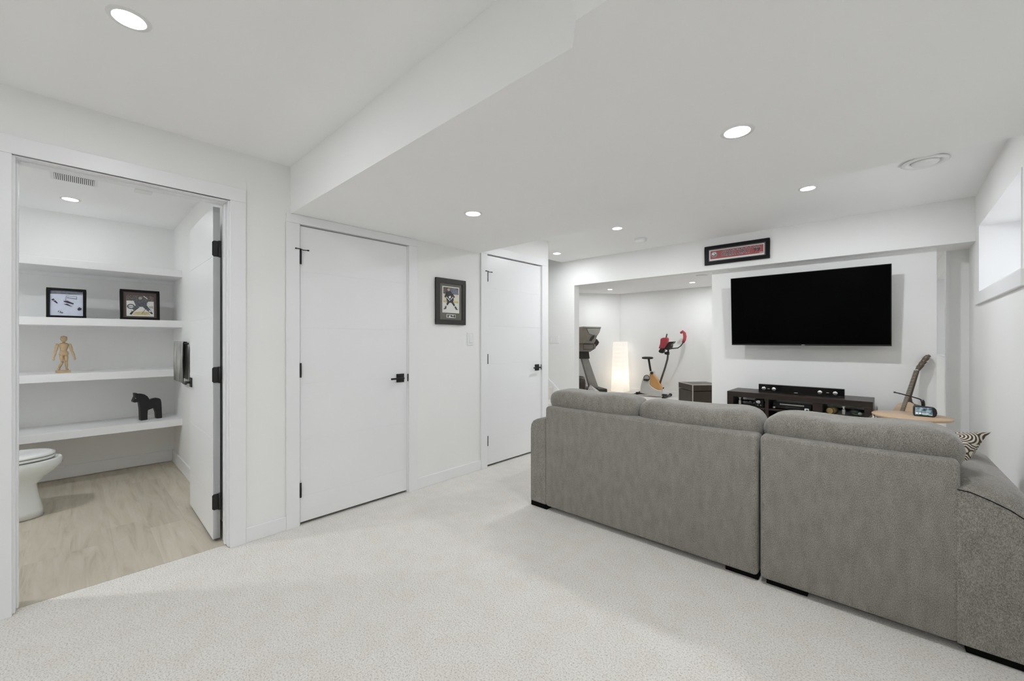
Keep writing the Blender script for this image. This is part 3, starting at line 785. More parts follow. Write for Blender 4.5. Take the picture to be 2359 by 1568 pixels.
lg.build('leg', M_MANNEQUIN, t)
MB().ell((0.010, 0.022, 0.027), (0.020, 0.009, 0.008), 12).build('foot', M_MANNEQUIN, t)

# black carved horse: outline traced as a thick board, facing -y
def hp(cx, cy): return ((cx - 560) / 9.073, (800 - cy) / 9.073)   # crop px -> photo px
raw = [(405, 795), (395, 560), (372, 405), (270, 412), (238, 395), (236, 370), (280, 285), (270, 212), (310, 212), (350, 235), (430, 240), (500, 262), (560, 305), (590, 345), (608, 382), (680, 365), (770, 357), (830, 368), (866, 400), (880, 450), (888, 560), (898, 735),
       (772, 732), (760, 672), (735, 600), (715, 560), (640, 580), (570, 596), (562, 680), (560, 790)]
sca = 0.00292
t = thing('horse_figure', 'black carved wooden horse on the lowest shelf', 'figurine', (-2.215, 0.455, 0.492), PI / 2 + 0.20)
pts = []
for cx, cy in raw:
    px, pz = hp(cx, cy)
    pz = max(0.0, pz - (0.0 if cy < 700 else 0)) * 1.0
    if cy > 720: pz = 0.0
    pts.append((px * 0.0029, pz * 0.00400))
ho = MB().prism(pts, 'y', -0.028, 0.028).build('body', mat('black_lacquer', (0.006, 0.006, 0.006), 0.45, var=0.1), t, 0.006, 3)
ex, ez = hp(290, 322)
for s in (-1, 1):
    MB().ell((ex * 0.0029, s * 0.0285, ez * 0.004), (0.003, 0.0015, 0.003), 10).build('eye', P_WHITE, t)

# toilet facing +y
t = thing('toilet', 'white toilet with closed lid below the shelves', 'toilet', (-1.545, -0.40, 0.006))
def oval(hw, yb, yf, n=32, p=2.3):
    """rounded outline, straight-ish at the back (yb) and elliptical at the front (yf)"""
    o = []
    ym = yb + (yf - yb) * 0.45
    for i in range(n):
        a = 2 * PI * i / n
        c_, s_ = math.cos(a), math.sin(a)
        o.append((hw * math.copysign(abs(c_) ** (2 / p), c_), ym + ((yf - ym) if s_ > 0 else (ym - yb)) * math.copysign(abs(s_) ** (2 / p), s_)))
    return o
def loft(secs, mi=0):
    n = len(secs[0][1]); mb = MB(); vs = [(x, yy, z) for z, pl in secs for x, yy in pl]
    fs = [(i * n + j, i * n + (j + 1) % n, (i + 1) * n + (j + 1) % n, (i + 1) * n + j) for i in range(len(secs) - 1) for j in range(n)]
    mb.add(vs, fs, mi, True)
    k = len(secs)
    mb.f.append(list(range(n))[::-1]); mb.m.append(mi); mb.sm.append(False)
    mb.f.append([(k - 1) * n + j for j in range(n)]); mb.m.append(mi); mb.sm.append(False)
    return mb
loft([(0.0, oval(0.140, -0.34, 0.250, p=3.0)), (0.04, oval(0.137, -0.34, 0.245, p=3.0)), (0.16, oval(0.125, -0.34, 0.222, p=2.8)), (0.22, oval(0.125, -0.34, 0.216, p=2.6)),
      (0.27, oval(0.150, -0.34, 0.262)), (0.31, oval(0.172, -0.34, 0.312)), (0.345, oval(0.183, -0.34, 0.338)), (0.385, oval(0.183, -0.34, 0.338)), (0.390, oval(0.178, -0.34, 0.333))]).build('bowl', M_PORC, t)
loft([(0.396, oval(0.176, -0.16, 0.300)), (0.400, oval(0.181, -0.16, 0.304)), (0.411, oval(0.181, -0.16, 0.304)), (0.414, oval(0.177, -0.16, 0.301))]).build('seat', M_PORC, t)
loft([(0.417, oval(0.178, -0.17, 0.302)), (0.421, oval(0.183, -0.17, 0.306)), (0.431, oval(0.181, -0.17, 0.303)), (0.440, oval(0.160, -0.15, 0.275)), (0.443, oval(0.11, -0.10, 0.20))]).build('lid', M_PORC, t)
MB().box(-0.20, 0.20, -0.37, -0.19, 0.39, 0.74).build('tank', M_PORC, t, 0.02, 3)
MB().box(-0.21, 0.21, -0.38, -0.18, 0.742, 0.775).build('tank_lid', M_PORC, t, 0.01, 2)
MB().box(0.13, 0.19, -0.188, -0.178, 0.66, 0.675).build('flush_lever', M_CHROME, t)

# towel bar with towel on the bathroom side wall
t = thing('towel_bar', 'dark towel bar on the bathroom side wall behind the open door', 'towel bar', (-1.55, 0.69, 1.205))
MB().tube([(-0.36, -0.065, 0), (0.36, -0.065, 0)], 0.008, 10).build('bar', M_BLACK, t)
for s in (-1, 1):
    MB().box(s * 0.36 - 0.010, s * 0.36 + 0.010, -0.075, 0.0, -0.018, 0.018).build('bracket', M_SILVER, t, 0.002)
tw = MB()
prof = [(-0.075, -0.33), (-0.079, -0.15), (-0.0765, 0.004), (-0.072, 0.0105), (-0.058, 0.0105), (-0.0535, 0.004), (-0.052, -0.15), (-0.050, -0.30), (-0.046, -0.30), (-0.048, -0.15), (-0.0495, -0.002), (-0.055, 0.0145), (-0.075, 0.0145), (-0.0815, 0.004), (-0.084, -0.15), (-0.080, -0.33)]
nx = 22; vs_, fs_ = [], []
for i in range(nx + 1):
    x = -0.33 + 0.46 * i / nx
    for k, (yy, zz) in enumerate(prof):
        vs_.append((x, yy + 0.004 * math.sin(i * 1.3) * min(1, max(0, -zz * 6)), zz))
k = len(prof)
for i in range(nx):
    for j in range(k): fs_.append((i * k + j, i * k + (j + 1) % k, (i + 1) * k + (j + 1) % k, (i + 1) * k + j))
tw.add(vs_, fs_, 0, True)
o = tw.build('hand_towel', M_TOWEL); o.location = (-1.55, 0.69, 1.205)
tag(o, 'grey streaked hand towel hanging beside the open bathroom door', 'towel')

# ================================================================== SOFA
SR = 0.026
t = thing('sectional_sofa', 'grey fabric sectional sofa seen from behind', 'sofa', (0.893, 2.322, 0.0), SR)
def soft_box(x0, x1, y0, y1, z0, z1, bev, name, parent, seg=4, m=M_SOFA):
    mb = MB().box(x0, x1, y0, y1, z0, z1)
    return mb.build(name, m, parent, bev, seg, shade=True)
BT = 0.752
SPL = 1.492
soft_box(0.142, SPL - 0.004, 0.0, 0.135, 0.030, BT, 0.022, 'back_panel', t)
soft_box(SPL + 0.004, 2.185, 0.0, 0.135, 0.030, BT, 0.022, 'back_panel', t)
# arms: tops slope down to the outside
def arm(xi, xo, name):
    sgn = 1 if xo > xi else -1
    wv = abs(xo - xi)
    pr_ = [(xi, 0.045), (xi, 0.640), (xi + sgn * wv * 0.18, 0.652), (xi + sgn * wv * 0.45, 0.640), (xi + sgn * wv * 0.72, 0.610), (xi + sgn * wv * 0.90, 0.560), (xo, 0.50), (xo, 0.045)]
    return pr_
prl = [(0.148, 0.034), (0.148, 0.662), (0.110, 0.660), (0.060, 0.650), (0.025, 0.632), (0.006, 0.605), (0.0, 0.57), (0.0, 0.034)]
MB().prism(prl, 'y', 0.006, 0.98, smooth=True).build('arm', M_SOFA, t, 0.012, 3)
seam = [(2.175, 0.640), (2.21, 0.637), (2.26, 0.618), (2.31, 0.594), (2.36, 0.558), (2.395, 0.518), (2.405, 0.470)]
puff = [(2.175, 0.672), (2.21, 0.682), (2.26, 0.680), (2.31, 0.668), (2.36, 0.640), (2.397, 0.588), (2.412, 0.500)]
secs = []
for yy, f in ((0.004, 0.0), (0.012, 0.30), (0.04, 0.62), (0.09, 0.85), (0.18, 1.0), (0.80, 1.0), (0.93, 0.75), (0.975, 0.35), (0.985, 0.0)):
    secs.append((yy, [(2.175, 0.034)] + [(a[0] + (b_[0] - a[0]) * f, a[1] + (b_[1] - a[1]) * f) for a, b_ in zip(seam, puff)] + [(2.405, 0.034)]))
n = len(secs[0][1])
am = MB().add([(x, yy, z) for yy, pl in secs for x, z in pl], [(i * n + j, i * n + (j + 1) % n, (i + 1) * n + (j + 1) % n, (i + 1) * n + j) for i in range(len(secs) - 1) for j in range(n)], 0, True)
am.f += [list(range(n)), [(len(secs) - 1) * n + j for j in range(n)]]; am.m += [0, 0]; am.sm += [False, False]
am.build('arm', M_SOFA, t)
prr = [(2.175, 0.034), (2.175, 0.640)] + seam[1:]
# seat bases and seat cushions (face the television)
soft_box(0.15, SPL - 0.004, 0.14, 0.95, 0.06, 0.30, 0.02, 'seat_base', t)
soft_box(SPL + 0.004, 2.17, 0.14, 0.95, 0.06, 0.30, 0.02, 'seat_base', t)
for xa, xb in ((0.155, 0.815), (0.82, SPL - 0.006), (SPL + 0.006, 2.168)):
    soft((xa + xb) / 2, 0.60, 0.385, (xb - xa) / 2, 0.37, 0.088, 0.28, 8, amp=0.004).build('seat_cushion', M_SOFA, t)
# loose back cushions
def bsag(lean):
    def f(u, v, w_, x, y, z):
        z2 = z + (-0.010 * math.cos(u * PI * 0.9) if w_ > 0 else 0)
        return x * (1 - 0.17 * max(0.0, 0.50 - w_)), y + lean * w_, z2
    return f
def back_cushion(xa, xb, zt, seed, yc=0.205, e=0.40):
    zb = 0.42
    return soft((xa + xb) / 2, yc, (zt + zb) / 2, (xb - xa) / 2, 0.135, (zt - zb) / 2, e, 16, bsag(-0.045), seed, 0.012, 4.5).build('back_cushion', M_SOFA, t)
back_cushion(0.110, 0.826, 0.880, 1.0)
back_cushion(0.806, 1.502, 0.868, 5.0)
back_cushion(1.494, 2.222, 0.868, 9.0)
# piping along the right arm
pp = [(x, 0.003, z + 0.001) for x, z in seam]
MB().tube(pp, 0.0017, 6).build('piping', M_SOFAFOOT, t)
# feet
for xa, xb, ya, yb in ((0.004, 0.15, 0.012, 0.10), (1.33, 1.484, 0.03, 0.10), (1.52, 1.69, 0.03, 0.10), (2.20, 2.39, 0.02, 0.10),
                       (0.004, 0.15, 0.88, 0.96), (1.33, 1.484, 0.86, 0.93), (1.52, 1.69, 0.86, 0.93), (2.20, 2.39, 0.88, 0.96)):
    MB().box(xa, xb, ya, yb, 0.0, 0.050).build('foot', M_SOFAFOOT, t, 0.003)

def pillow(label, loc, rot, s=0.21, thick=0.075, m=M_FAN, seed=0, ax=None):
    bm = bmesh.new(); bmesh.ops.create_grid(bm, x_segments=18, y_segments=18, size=1.0)
    mb = MB(); top = {}
    vs_, fs_ = [], []
    n = 19
    for sgn in (1, -1):
        for i in range(n):
            for j in range(n):
                u, v = -1 + 2 * i / (n - 1), -1 + 2 * j / (n - 1)
                pinch = 1 - 0.10 * (1 - abs(u) ** 2) * abs(v) ** 3
                pinch2 = 1 - 0.10 * (1 - abs(v) ** 2) * abs(u) ** 3
                h = (max(0, 1 - abs(u) ** 2.4) * max(0, 1 - abs(v) ** 2.4)) ** 0.55
                vs_.append((u * s * pinch2, v * s * pinch, sgn * (thick * h)))
    off = n * n
    for sgn in (0, 1):
        for i in range(n - 1):
            for j in range(n - 1):
                a = sgn * off + i * n + j
                q = (a, a + n, a + n + 1, a + 1)
                fs_.append(q if sgn == 0 else q[::-1])
    bm.free()
    o = mb.add(vs_, fs_, 0, True).build('throw_pillow', m)
    o.location = loc; o.rotation_euler = rot
    if ax:
        e1 = Vector(ax[0]).normalized(); e2 = Vector(ax[1]); e2 = (e2 - e1 * e2.dot(e1)).normalized(); e3 = e1.cross(e2)
        o.rotation_euler = Matrix((e1, e2, e3)).transposed().to_euler()
    return tag(o, label, 'pillow')
pillow('brown and cream fan-patterned pillow on the right sofa arm', (2.992, 2.93, 0.652), (0, 0, 0), 0.205, 0.060, ax=((-0.9, 0.43, -0.30), (-0.405, -0.79, -0.40)))
pillow('brown and cream fan-patterned pillow peeking over the sofa middle', (2.815, 3.06, 0.590), (1.25, 0.75, 0.1), 0.165, 0.06)
pillow('grey patterned pillow peeking over the left sofa cushion', (1.14, 2.90, 0.62), (1.25, 0.45, 0.3), 0.19, 0.06, M_PILLOWGREY)

# ================================================================== TV AREA
M_SCREEN = mat('tv_screen', (0.001, 0.001, 0.001), 0.22, var=0.1, spec=0.03)
M_BEZEL = mat('tv_bezel', (0.006, 0.006, 0.006), 0.4)
t = thing('television', 'large black flat television mounted on the wall', 'television', (2.248, 4.775, 1.534))
t.rotation_euler = (math.radians(3.6), 0, 0)
TW, THh = 1.254, 0.708
MB().box(-TW / 2, TW / 2, 0.0, 0.022, -THh / 2, THh / 2).build('body', M_BEZEL, t, 0.003)
MB().box(-TW / 2 + 0.006, TW / 2 - 0.006, -0.0015, 0.0, -THh / 2 + 0.014, THh / 2 - 0.006).build('screen', M_SCREEN, t)
MB().box(-0.012, 0.012, -0.0022, -0.0005, -THh / 2 + 0.005, -THh / 2 + 0.010).build('badge', M_SILVER, t)
MB().box(-0.35, 0.35, 0.022, 0.060, -0.22, 0.20).build('rear_housing', M_BEZEL, t, 0.006)
t = thing('tv_bracket', 'black wall bracket behind the television', 'bracket', (2.240, 4.94, 1.537))
MB().box(-0.20, 0.20, -0.010, 0.0, -0.15, 0.15).build('plate', M_BLACK, t)
for s in (-1, 1): MB().box(s * 0.15 - 0.015, s * 0.15 + 0.015, -0.090, -0.010, -0.13, 0.13).build('arm', M_BLACK, t)

# media cabinet
CX0, CX1, CY0, CY1, CZ = 1.656, 2.762, 4.50, 4.885, 0.721
t = thing('tv_cabinet', 'dark espresso open tv cabinet below the television', 'cabinet', (CX0, CY0, 0))
cw, cd = CX1 - CX0, CY1 - CY0
MB().box(0, cw, 0, cd, CZ - 0.050, CZ).build('top', M_ESPRESSO, t, 0.002)
MB().box(0, 0.055, 0, cd, 0.0, CZ - 0.050).build('side', M_ESPRESSO, t, 0.002)
MB().box(cw - 0.055, cw, 0, cd, 0.0, CZ - 0.050).build('side', M_ESPRESSO, t, 0.002)
DV = (0.332, 0.700)
MB().box(DV[0], DV[0] + 0.028, 0.005, cd, 0.09, CZ - 0.050).build('divider', M_ESPRESSO, t)
MB().box(DV[1], DV[1] + 0.070, 0.005, cd, 0.09, CZ - 0.050).build('divider', M_ESPRESSO, t)
SHZ = CZ - 0.140
for a, b_ in ((0.055, DV[0]), (DV[0] + 0.028, DV[1]), (DV[1] + 0.070, cw - 0.055)):
    MB().box(a, b_, 0.012, cd - 0.01, SHZ - 0.016, SHZ).build('shelf', M_ESPRESSO, t)
    MB().box(a, b_, 0.012, cd - 0.01, 0.27, 0.286).build('shelf', M_ESPRESSO, t)
MB().box(0.055, cw - 0.055, 0.012, cd, 0.06, 0.09).build('bottom', M_ESPRESSO, t)
MB().box(0.055, cw - 0.055, cd - 0.008, cd, 0.09, CZ - 0.120).build('back', M_ESPRESSO, t)
def cab(x, y, z): return (x, y, z)
# soundbar on the cabinet
t = thing('soundbar', 'glossy black soundbar on the tv cabinet', 'speaker', (1.905, 4.640, CZ))
sbw = 0.665
MB().box(0, sbw, 0, 0.055, 0.0, 0.078).build('body', mat('gloss_black', (0.006, 0.006, 0.006), 0.10), t, 0.003)
for xc in (0.045, 0.130, 0.490, 0.600):
    d = MB().lathe([(0.0, 0.0), (0.010, 0.001), (0.017, 0.004), (0.0185, 0.006)], n=20)
    d.tf(Matrix.Translation((xc, -0.006, 0.036)) @ Matrix.Rotation(-PI / 2, 4, 'X')); d.build('driver', M_CHROME, t)
for xc in (0.086, 0.546):
    MB().box(xc - 0.009, xc + 0.009, -0.002, 0.0, 0.034, 0.040).build('driver_mark', M_SILVER, t)
MB().box(0.295, 0.322, -0.002, 0.0, 0.012, 0.018).build('badge', M_SILVER, t)

SH = SHZ
def bottle(label, x, y):
    t = thing('spray_bottle', label, 'bottle', (x, y, SH), 0, 'small silver bottles in the cabinet'); t.scale = (0.8, 0.8, 0.8)
    MB().lathe([(0.0, 0.0), (0.017, 0.001), (0.017, 0.058), (0.014, 0.066), (0.008, 0.070)], n=18).build('body', M_SILVER, t)
    MB().lathe([(0.008, 0.070), (0.008, 0.092), (0.0, 0.093)], n=14).build('neck', M_WHITEP, t)
    MB().lathe([(0.0, 0.092), (0.014, 0.093), (0.014, 0.101), (0.0, 0.103)], n=16).build('cap', M_WHITEP, t)
    MB().lathe([(0.0174, 0.012), (0.0176, 0.013), (0.0176, 0.048), (0.0174, 0.050)], n=18).build('label', M_SILVER, t)
bottle('small silver bottle at the left end of the cabinet', CX0 + 0.105, CY0 + 0.05)
bottle('small silver bottle between barrel and helmet in the cabinet', CX0 + 0.915, CY0 + 0.045)

t = thing('dial_device', 'black boxy device with round chrome dial in the cabinet', 'device', (CX0 + 0.270, CY0 + 0.05, SH)); t.scale = (0.75, 0.75, 0.75)
MB().box(-0.045, 0.055, 0.0, 0.06, 0.0, 0.105).build('case', M_BLACKP, t, 0.006)
d = MB().lathe([(0.0, 0.0), (0.024, 0.0), (0.026, 0.004), (0.026, 0.010)], n=24); d.tf(Matrix.Translation((-0.005, -0.010, 0.068)) @ Matrix.Rotation(-PI / 2, 4, 'X')); d.build('dial', M_CHROME, t)
for x in (-0.010, 0.022):
    d = MB().lathe([(0.0, 0.0), (0.008, 0.001), (0.009, 0.005)], n=14); d.tf(Matrix.Translation((x, -0.005, 0.024)) @ Matrix.Rotation(-PI / 2, 4, 'X')); d.build('knob', M_SILVER, t)
t = thing('flat_gadget', 'low black gadget with a grey ball and loop in the left bay', 'gadget', (CX0 + 0.180, CY0 + 0.12, SH))
MB().box(-0.10, 0.06, -0.04, 0.12, 0.0, 0.022).build('tray', M_BLACKP, t, 0.004)
MB().ell((0.0, 0.0, 0.034), (0.011, 0.011, 0.011), 12).build('ball', M_SILVER, t)
MB().tube([(0.02, 0.0, 0.024), (0.025, 0.0, 0.045), (0.04, 0.0, 0.050), (0.05, 0.0, 0.030)], 0.005, 8).build('loop', M_BLACKP, t)

t = thing('media_player', 'black disc player with a grey slot inside the cabinet', 'media player', (CX0 + 0.385, CY0 + 0.07, SH))
MB().box(0.0, 0.30, 0.0, 0.22, 0.004, 0.058).build('case', M_BLACKP, t, 0.003)
MB().box(0.055, 0.245, -0.002, 0.0, 0.040, 0.052).build('slot', M_SILVER, t)
MB().box(0.10, 0.21, -0.0015, 0.0, 0.020, 0.026).build('display', mat('dim_display', (0.08, 0.08, 0.08), 0.4), t)
for x in (0.02, 0.28): MB().box(x - 0.01, x + 0.01, 0.02, 0.2, 0.0, 0.004).build('foot', M_BLACKP, t)
t = thing('ball_gadget', 'small grey ball-shaped gadget beside the disc player', 'gadget', (CX0 + 0.400, CY0 + 0.04, SH))
MB().ell((0, 0, 0.012), (0.013, 0.013, 0.012), 14).build('ball', M_SILVER, t)
MB().lathe([(0.009, 0), (0.009, 0.003), (0.006, 0.004)], n=12).build('base', M_BLACKP, t)
t = thing('cube_gadget', 'small white cube gadget in front of the disc player', 'gadget', (CX0 + 0.655, CY0 + 0.035, SH))
MB().box(-0.017, 0.017, -0.014, 0.014, 0.0, 0.030).build('cube', M_WHITEP, t, 0.004)
d = MB().lathe([(0.0, 0.0), (0.009, 0.0), (0.009, 0.002)], n=14); d.tf(Matrix.Translation((0.002, -0.0155, 0.015)) @ Matrix.Rotation(-PI / 2, 4, 'X')); d.build('eye', M_BLACKP, t)

M_TAN = mat('tan_wood', (0.50, 0.37, 0.15), 0.5, var=0.15, scale=30)
M_TAND = mat('brown_hoop', (0.10, 0.055, 0.02), 0.5)
t = thing('toy_barrel', 'small tan barrel-shaped drum lying in the cabinet', 'ornament', (CX0 + 0.835, CY0 + 0.055, SH + 0.0305), -0.35); t.scale = (0.76, 0.76, 0.76)
rotb = Matrix.Rotation(-PI / 2, 4, 'X')
d = MB().lathe([(0.033, -0.06), (0.040, -0.03), (0.041, 0.0), (0.038, 0.050)], n=24); d.tf(Matrix.Translation((-0.012, 0.03, 0)) @ rotb); d.build('shell', M_TAN, t)
d = MB().lathe([(0.030, -0.003), (0.039, -0.003), (0.039, 0.006), (0.030, 0.006), (0.030, -0.003)], n=24, cap=False); d.tf(Matrix.Translation((-0.012, -0.026, 0)) @ rotb); d.build('hoop', M_TAND, t)
d = MB().lathe([(0.0, 0.0), (0.030, 0.0), (0.030, 0.004), (0.0, 0.006)], n=24); d.tf(Matrix.Translation((-0.012, -0.028, 0)) @ rotb); d.build('head', mat('drum_head', (0.58, 0.47, 0.24), 0.5), t)
M_OLIVE = mat('olive_dark', (0.040, 0.048, 0.036), 0.35, var=0.3, scale=40)
M_SAGE = mat('sage_grey', (0.22, 0.24, 0.20), 0.4, var=0.2, scale=50)
t = thing('toy_helmet', 'dark green round model with a pale barrel in the cabinet', 'ornament', (CX0 + 1.000, CY0 + 0.060, SH)); t.scale = (0.78, 0.78, 0.78)
MB().ell((-0.012, 0.01, 0.043), (0.050, 0.035, 0.040), 20).build('shell', M_OLIVE, t)
MB().box(-0.045, 0.020, -0.030, 0.045, 0.0, 0.012).build('foot', M_OLIVE, t, 0.004)
d = MB().lathe([(0.0, 0.0), (0.018, 0.0), (0.019, 0.010), (0.017, 0.030), (0.0, 0.030)], n=18); d.tf(Matrix.Translation((0.030, -0.045, 0.036)) @ rotb); d.build('barrel', M_SAGE, t)
MB().tube([(-0.045, -0.020, 0.030), (-0.01, -0.032, 0.024), (0.02, -0.030, 0.026)], 0.0045, 8).build('band', M_SAGE, t)

# oval side table
t = thing('side_table', 'light oak oval side table in the corner by the window', 'table', (2.983, 4.360, 0))
TZ = 0.660
MB().lathe([(0.0, TZ - 0.020), (0.229, TZ - 0.020), (0.236, TZ - 0.016), (0.236, TZ - 0.004), (0.231, TZ), (0.0, TZ)], n=56, sx=0.96, sy=0.90).build('top', M_OAK, t)
MB().lathe([(0.022, 0.02), (0.022, TZ - 0.02)], n=20).build('pole', M_OAK, t)
MB().lathe([(0.0, 0.0), (0.16, 0.0), (0.16, 0.012), (0.03, 0.022), (0.0, 0.022)], n=40).build('base', M_OAK, t)

# small screen on the table
t = thing('smart_display', 'small black smart display with lit screen on the side table', 'display', (3.056, 4.335, TZ), 0.10)
t.scale = (0.74, 0.9, 1.0)
MB().prism([(-0.075, 0.0), (0.068, 0.0), (0.084, 0.010), (0.090, 0.032), (0.084, 0.058), (0.070, 0.072), (-0.066, 0.078), (-0.076, 0.072), (-0.080, 0.06), (-0.080, 0.008)], 'y', 0.0, 0.055).build('body', M_BLACKP, t, 0.008, 3)
m, nt, b = new_mat('screen_picture')
tc = N(nt, 'ShaderNodeTexCoord'); nz = N(nt, 'ShaderNodeTexNoise', Scale=28.0, Detail=4.0)
nt.links.new(tc.outputs['Object'], nz.inputs['Vector'])
rp = N(nt, 'ShaderNodeValToRGB'); e = rp.color_ramp.elements
e[0].position = 0.38; e[0].color = (0.02, 0.035, 0.05, 1); e[1].position = 0.62; e[1].color = (0.20, 0.27, 0.31, 1)
nt.links.new(nz.outputs['Fac'], rp.inputs['Fac']); nt.links.new(rp.outputs['Color'], b.inputs['Emission Color']); nt.links.new(rp.outputs['Color'], b.inputs['Base Color'])
b.inputs['Emission Strength'].default_value = 0.9; b.inputs['Roughness'].default_value = 0.2
sc_o = MB().box(-0.071, 0.055, -0.0015, 0.0, 0.010, 0.068).build('screen', m, t)
M_SCR1 = emit('screen_white', (0.8, 0.85, 0.85), 0.8); M_SCR2 = emit('screen_green', (0.30, 0.45, 0.28), 0.6)
for i, x in enumerate((-0.064, -0.055, -0.043, -0.034)):
    MB().box(x, x + 0.006, -0.0025, -0.0015, 0.018, 0.029).build('clock_digit', M_SCR1, sc_o)
MB().box(-0.022, 0.048, -0.0025, -0.0015, 0.016, 0.0185).build('text_line', M_SCR2, sc_o)
MB().box(-0.022, 0.030, -0.0025, -0.0015, 0.0215, 0.0235).build('text_line', M_SCR1, sc_o)

# gooseneck arm
t = thing('gooseneck_stand', 'thin black gooseneck arm rising behind the smart display', 'gooseneck', (3.050, 4.440, TZ))
MB().lathe([(0.0, 0.0), (0.040, 0.0), (0.040, 0.010), (0.012, 0.016), (0.0, 0.016)], n=24).build('base', M_BLACKP, t)
MB().tube([(0, 0, 0.012), (0.002, 0, 0.080), (0.0, 0, 0.100), (-0.006, 0, 0.112)], 0.011, 10).build('post', M_BLACKP, t)
MB().tube([(-0.004, 0, 0.110), (-0.020, 0, 0.120), (-0.07, 0, 0.136), (-0.12, 0, 0.150), (-0.155, 0, 0.158)], 0.0045, 8).build('boom', M_BLACKP, t)
MB().ell((-0.158, 0, 0.159), (0.008, 0.007, 0.0065), 12).ell((-0.128, 0, 0.1515), (0.005, 0.005, 0.006), 10).build('tip', M_BLACKP, t)

# guitar leaning back against the TV wall
GB = Vector((2.946, 4.745, 0.636)); GT = Vector((3.031, 4.855, 0.974))
ga = (GT - GB).normalized()
gn = Vector((-0.88, -0.48, 0.0)); gn = (gn - ga * gn.dot(ga)).normalized()
gs = ga.cross(gn)
MG = Matrix((( gs.x, -gn.x, ga.x, GB.x), (gs.y, -gn.y, ga.y, GB.y), (gs.z, -gn.z, ga.z, GB.z), (0, 0, 0, 1)))
t = thing('acoustic_guitar', 'acoustic guitar with pale top leaning behind the side table', 'guitar', (0, 0, 0))
t.matrix_world = MG
# local: x across, y depth (front -y), z along the neck
def body_outline(k=1.0):
    pts = [(0.0, 0.020), (0.05, 0.018), (0.10, 0.000), (0.128, -0.045), (0.128, -0.090), (0.108, -0.140), (0.104, -0.175), (0.125, -0.225), (0.160, -0.275), (0.172, -0.330), (0.160, -0.385), (0.120, -0.425), (0.06, -0.442), (0.0, -0.445)]
    pts = [(x, z + 0.062) for x, z in pts]
    return pts + [(-x, z) for x, z in reversed(pts[1:-1])]
bo = body_outline()
MB().prism(bo, 'y', 0.0, 0.090).build('sides', M_ROSEWOOD, t, 0.003)
MB().prism(bo, 'y', -0.004, 0.0).build('soundboard', M_SPRUCE, t)
MB().prism(disc(0, -0.095, 0.046), 'y', -0.0048, -0.004).build('sound_hole', M_DARK, t)
MB().box(-0.07, 0.07, -0.012, -0.004, -0.265, -0.245).build('bridge', M_ROSEWOOD, t, 0.002)
NL = (GT - GB).length
nk = MB().prism([(-0.026, 0.0), (0.026, 0.0), (0.020, NL), (-0.020, NL)], 'y', -0.010, -0.004)
nk.build('fretboard', wood_mat('fretboard_wood', (0.12, 0.09, 0.06), (0.22, 0.175, 0.125), 0.5, (14, 14, 1)), t)
back = MB()
vs_ = []
for z, hw, dp in ((0.070, 0.026, 0.085), (0.100, 0.025, 0.040), (0.135, 0.024, 0.024), (NL, 0.019, 0.019)):
    for a in range(9):
        an = PI * a / 8
        vs_.append((hw * math.cos(an), -0.004 + dp * math.sin(an), z))
fs_ = [(i * 9 + j, i * 9 + j + 1, (i + 1) * 9 + j + 1, (i + 1) * 9 + j) for i in range(3) for j in range(8)]
back.add(vs_, fs_, 0, True).build('neck', mat('neck_brown', (0.060, 0.036, 0.022), 0.4), t)
for i in range(14):
    z = NL * (1 - 2 ** (-(i + 1) / 12.0)) * 1.62
    z = NL - z
    if z > 0.01: MB().box(-0.024, 0.024, -0.0113, -0.010, z - 0.0009, z + 0.0009).build('fret', M_SILVER, t)
MB().box(-0.022, 0.022, -0.014, -0.004, NL, NL + 0.006).build('nut', P_WHITE, t)
hs = MB().prism([(-0.021, 0.0), (0.021, 0.0), (0.032, 0.04), (0.032, 0.145), (0.012, 0.160), (0.0, 0.153), (-0.012, 0.160), (-0.032, 0.145), (-0.032, 0.04)], 'y', 0.0, 0.015)
MH = Matrix.Translation((0, -0.006, NL + 0.006)) @ Matrix.Rotation(-0.24, 4, 'X')
hs.tf(MH); hs.build('headstock', M_ROSEWOOD, t, 0.001)
for s in (-1, 1):
    for zz in (0.052, 0.088, 0.124):
        pgm = MB().tube([(s * 0.031, 0.008, zz), (s * 0.050, 0.008, zz)], 0.0025, 8).ell((s * 0.053, 0.008, zz), (0.006, 0.004, 0.009), 10)
        pgm.tube([(s * 0.020, -0.008, zz), (s * 0.020, 0.0, zz)], 0.0035, 8)
        pgm.tf(MH); pgm.build('tuning_peg', M_SILVER, t)
for i in range(6):
    x = -0.018 + 0.0072 * i
    MB().tube([(x * 1.3, -0.0135, -0.255), (x, -0.0135, NL + 0.004)], 0.0003, 5).build('string', M_SILVER, t)
t = thing('guitar_stand', 'black folding stand holding the acoustic guitar', 'stand', (2.925, 4.68, 0))
for s in (-1, 1):
    MB().tube([(s * 0.13, -0.10, 0.006), (s * 0.10, 0.02, 0.19), (s * 0.02, 0.16, 0.42)], 0.008, 8).build('leg', M_BLACK, t)
    MB().tube([(s * 0.10, 0.02, 0.19), (s * 0.08, -0.10, 0.19), (s * 0.08, -0.11, 0.215)], 0.007, 8).build('cradle', M_BLACK, t)
MB().tube([(0.0, 0.22, 0.006), (0.0, 0.16, 0.42)], 0.008, 8).build('rear_leg', M_BLACK, t)

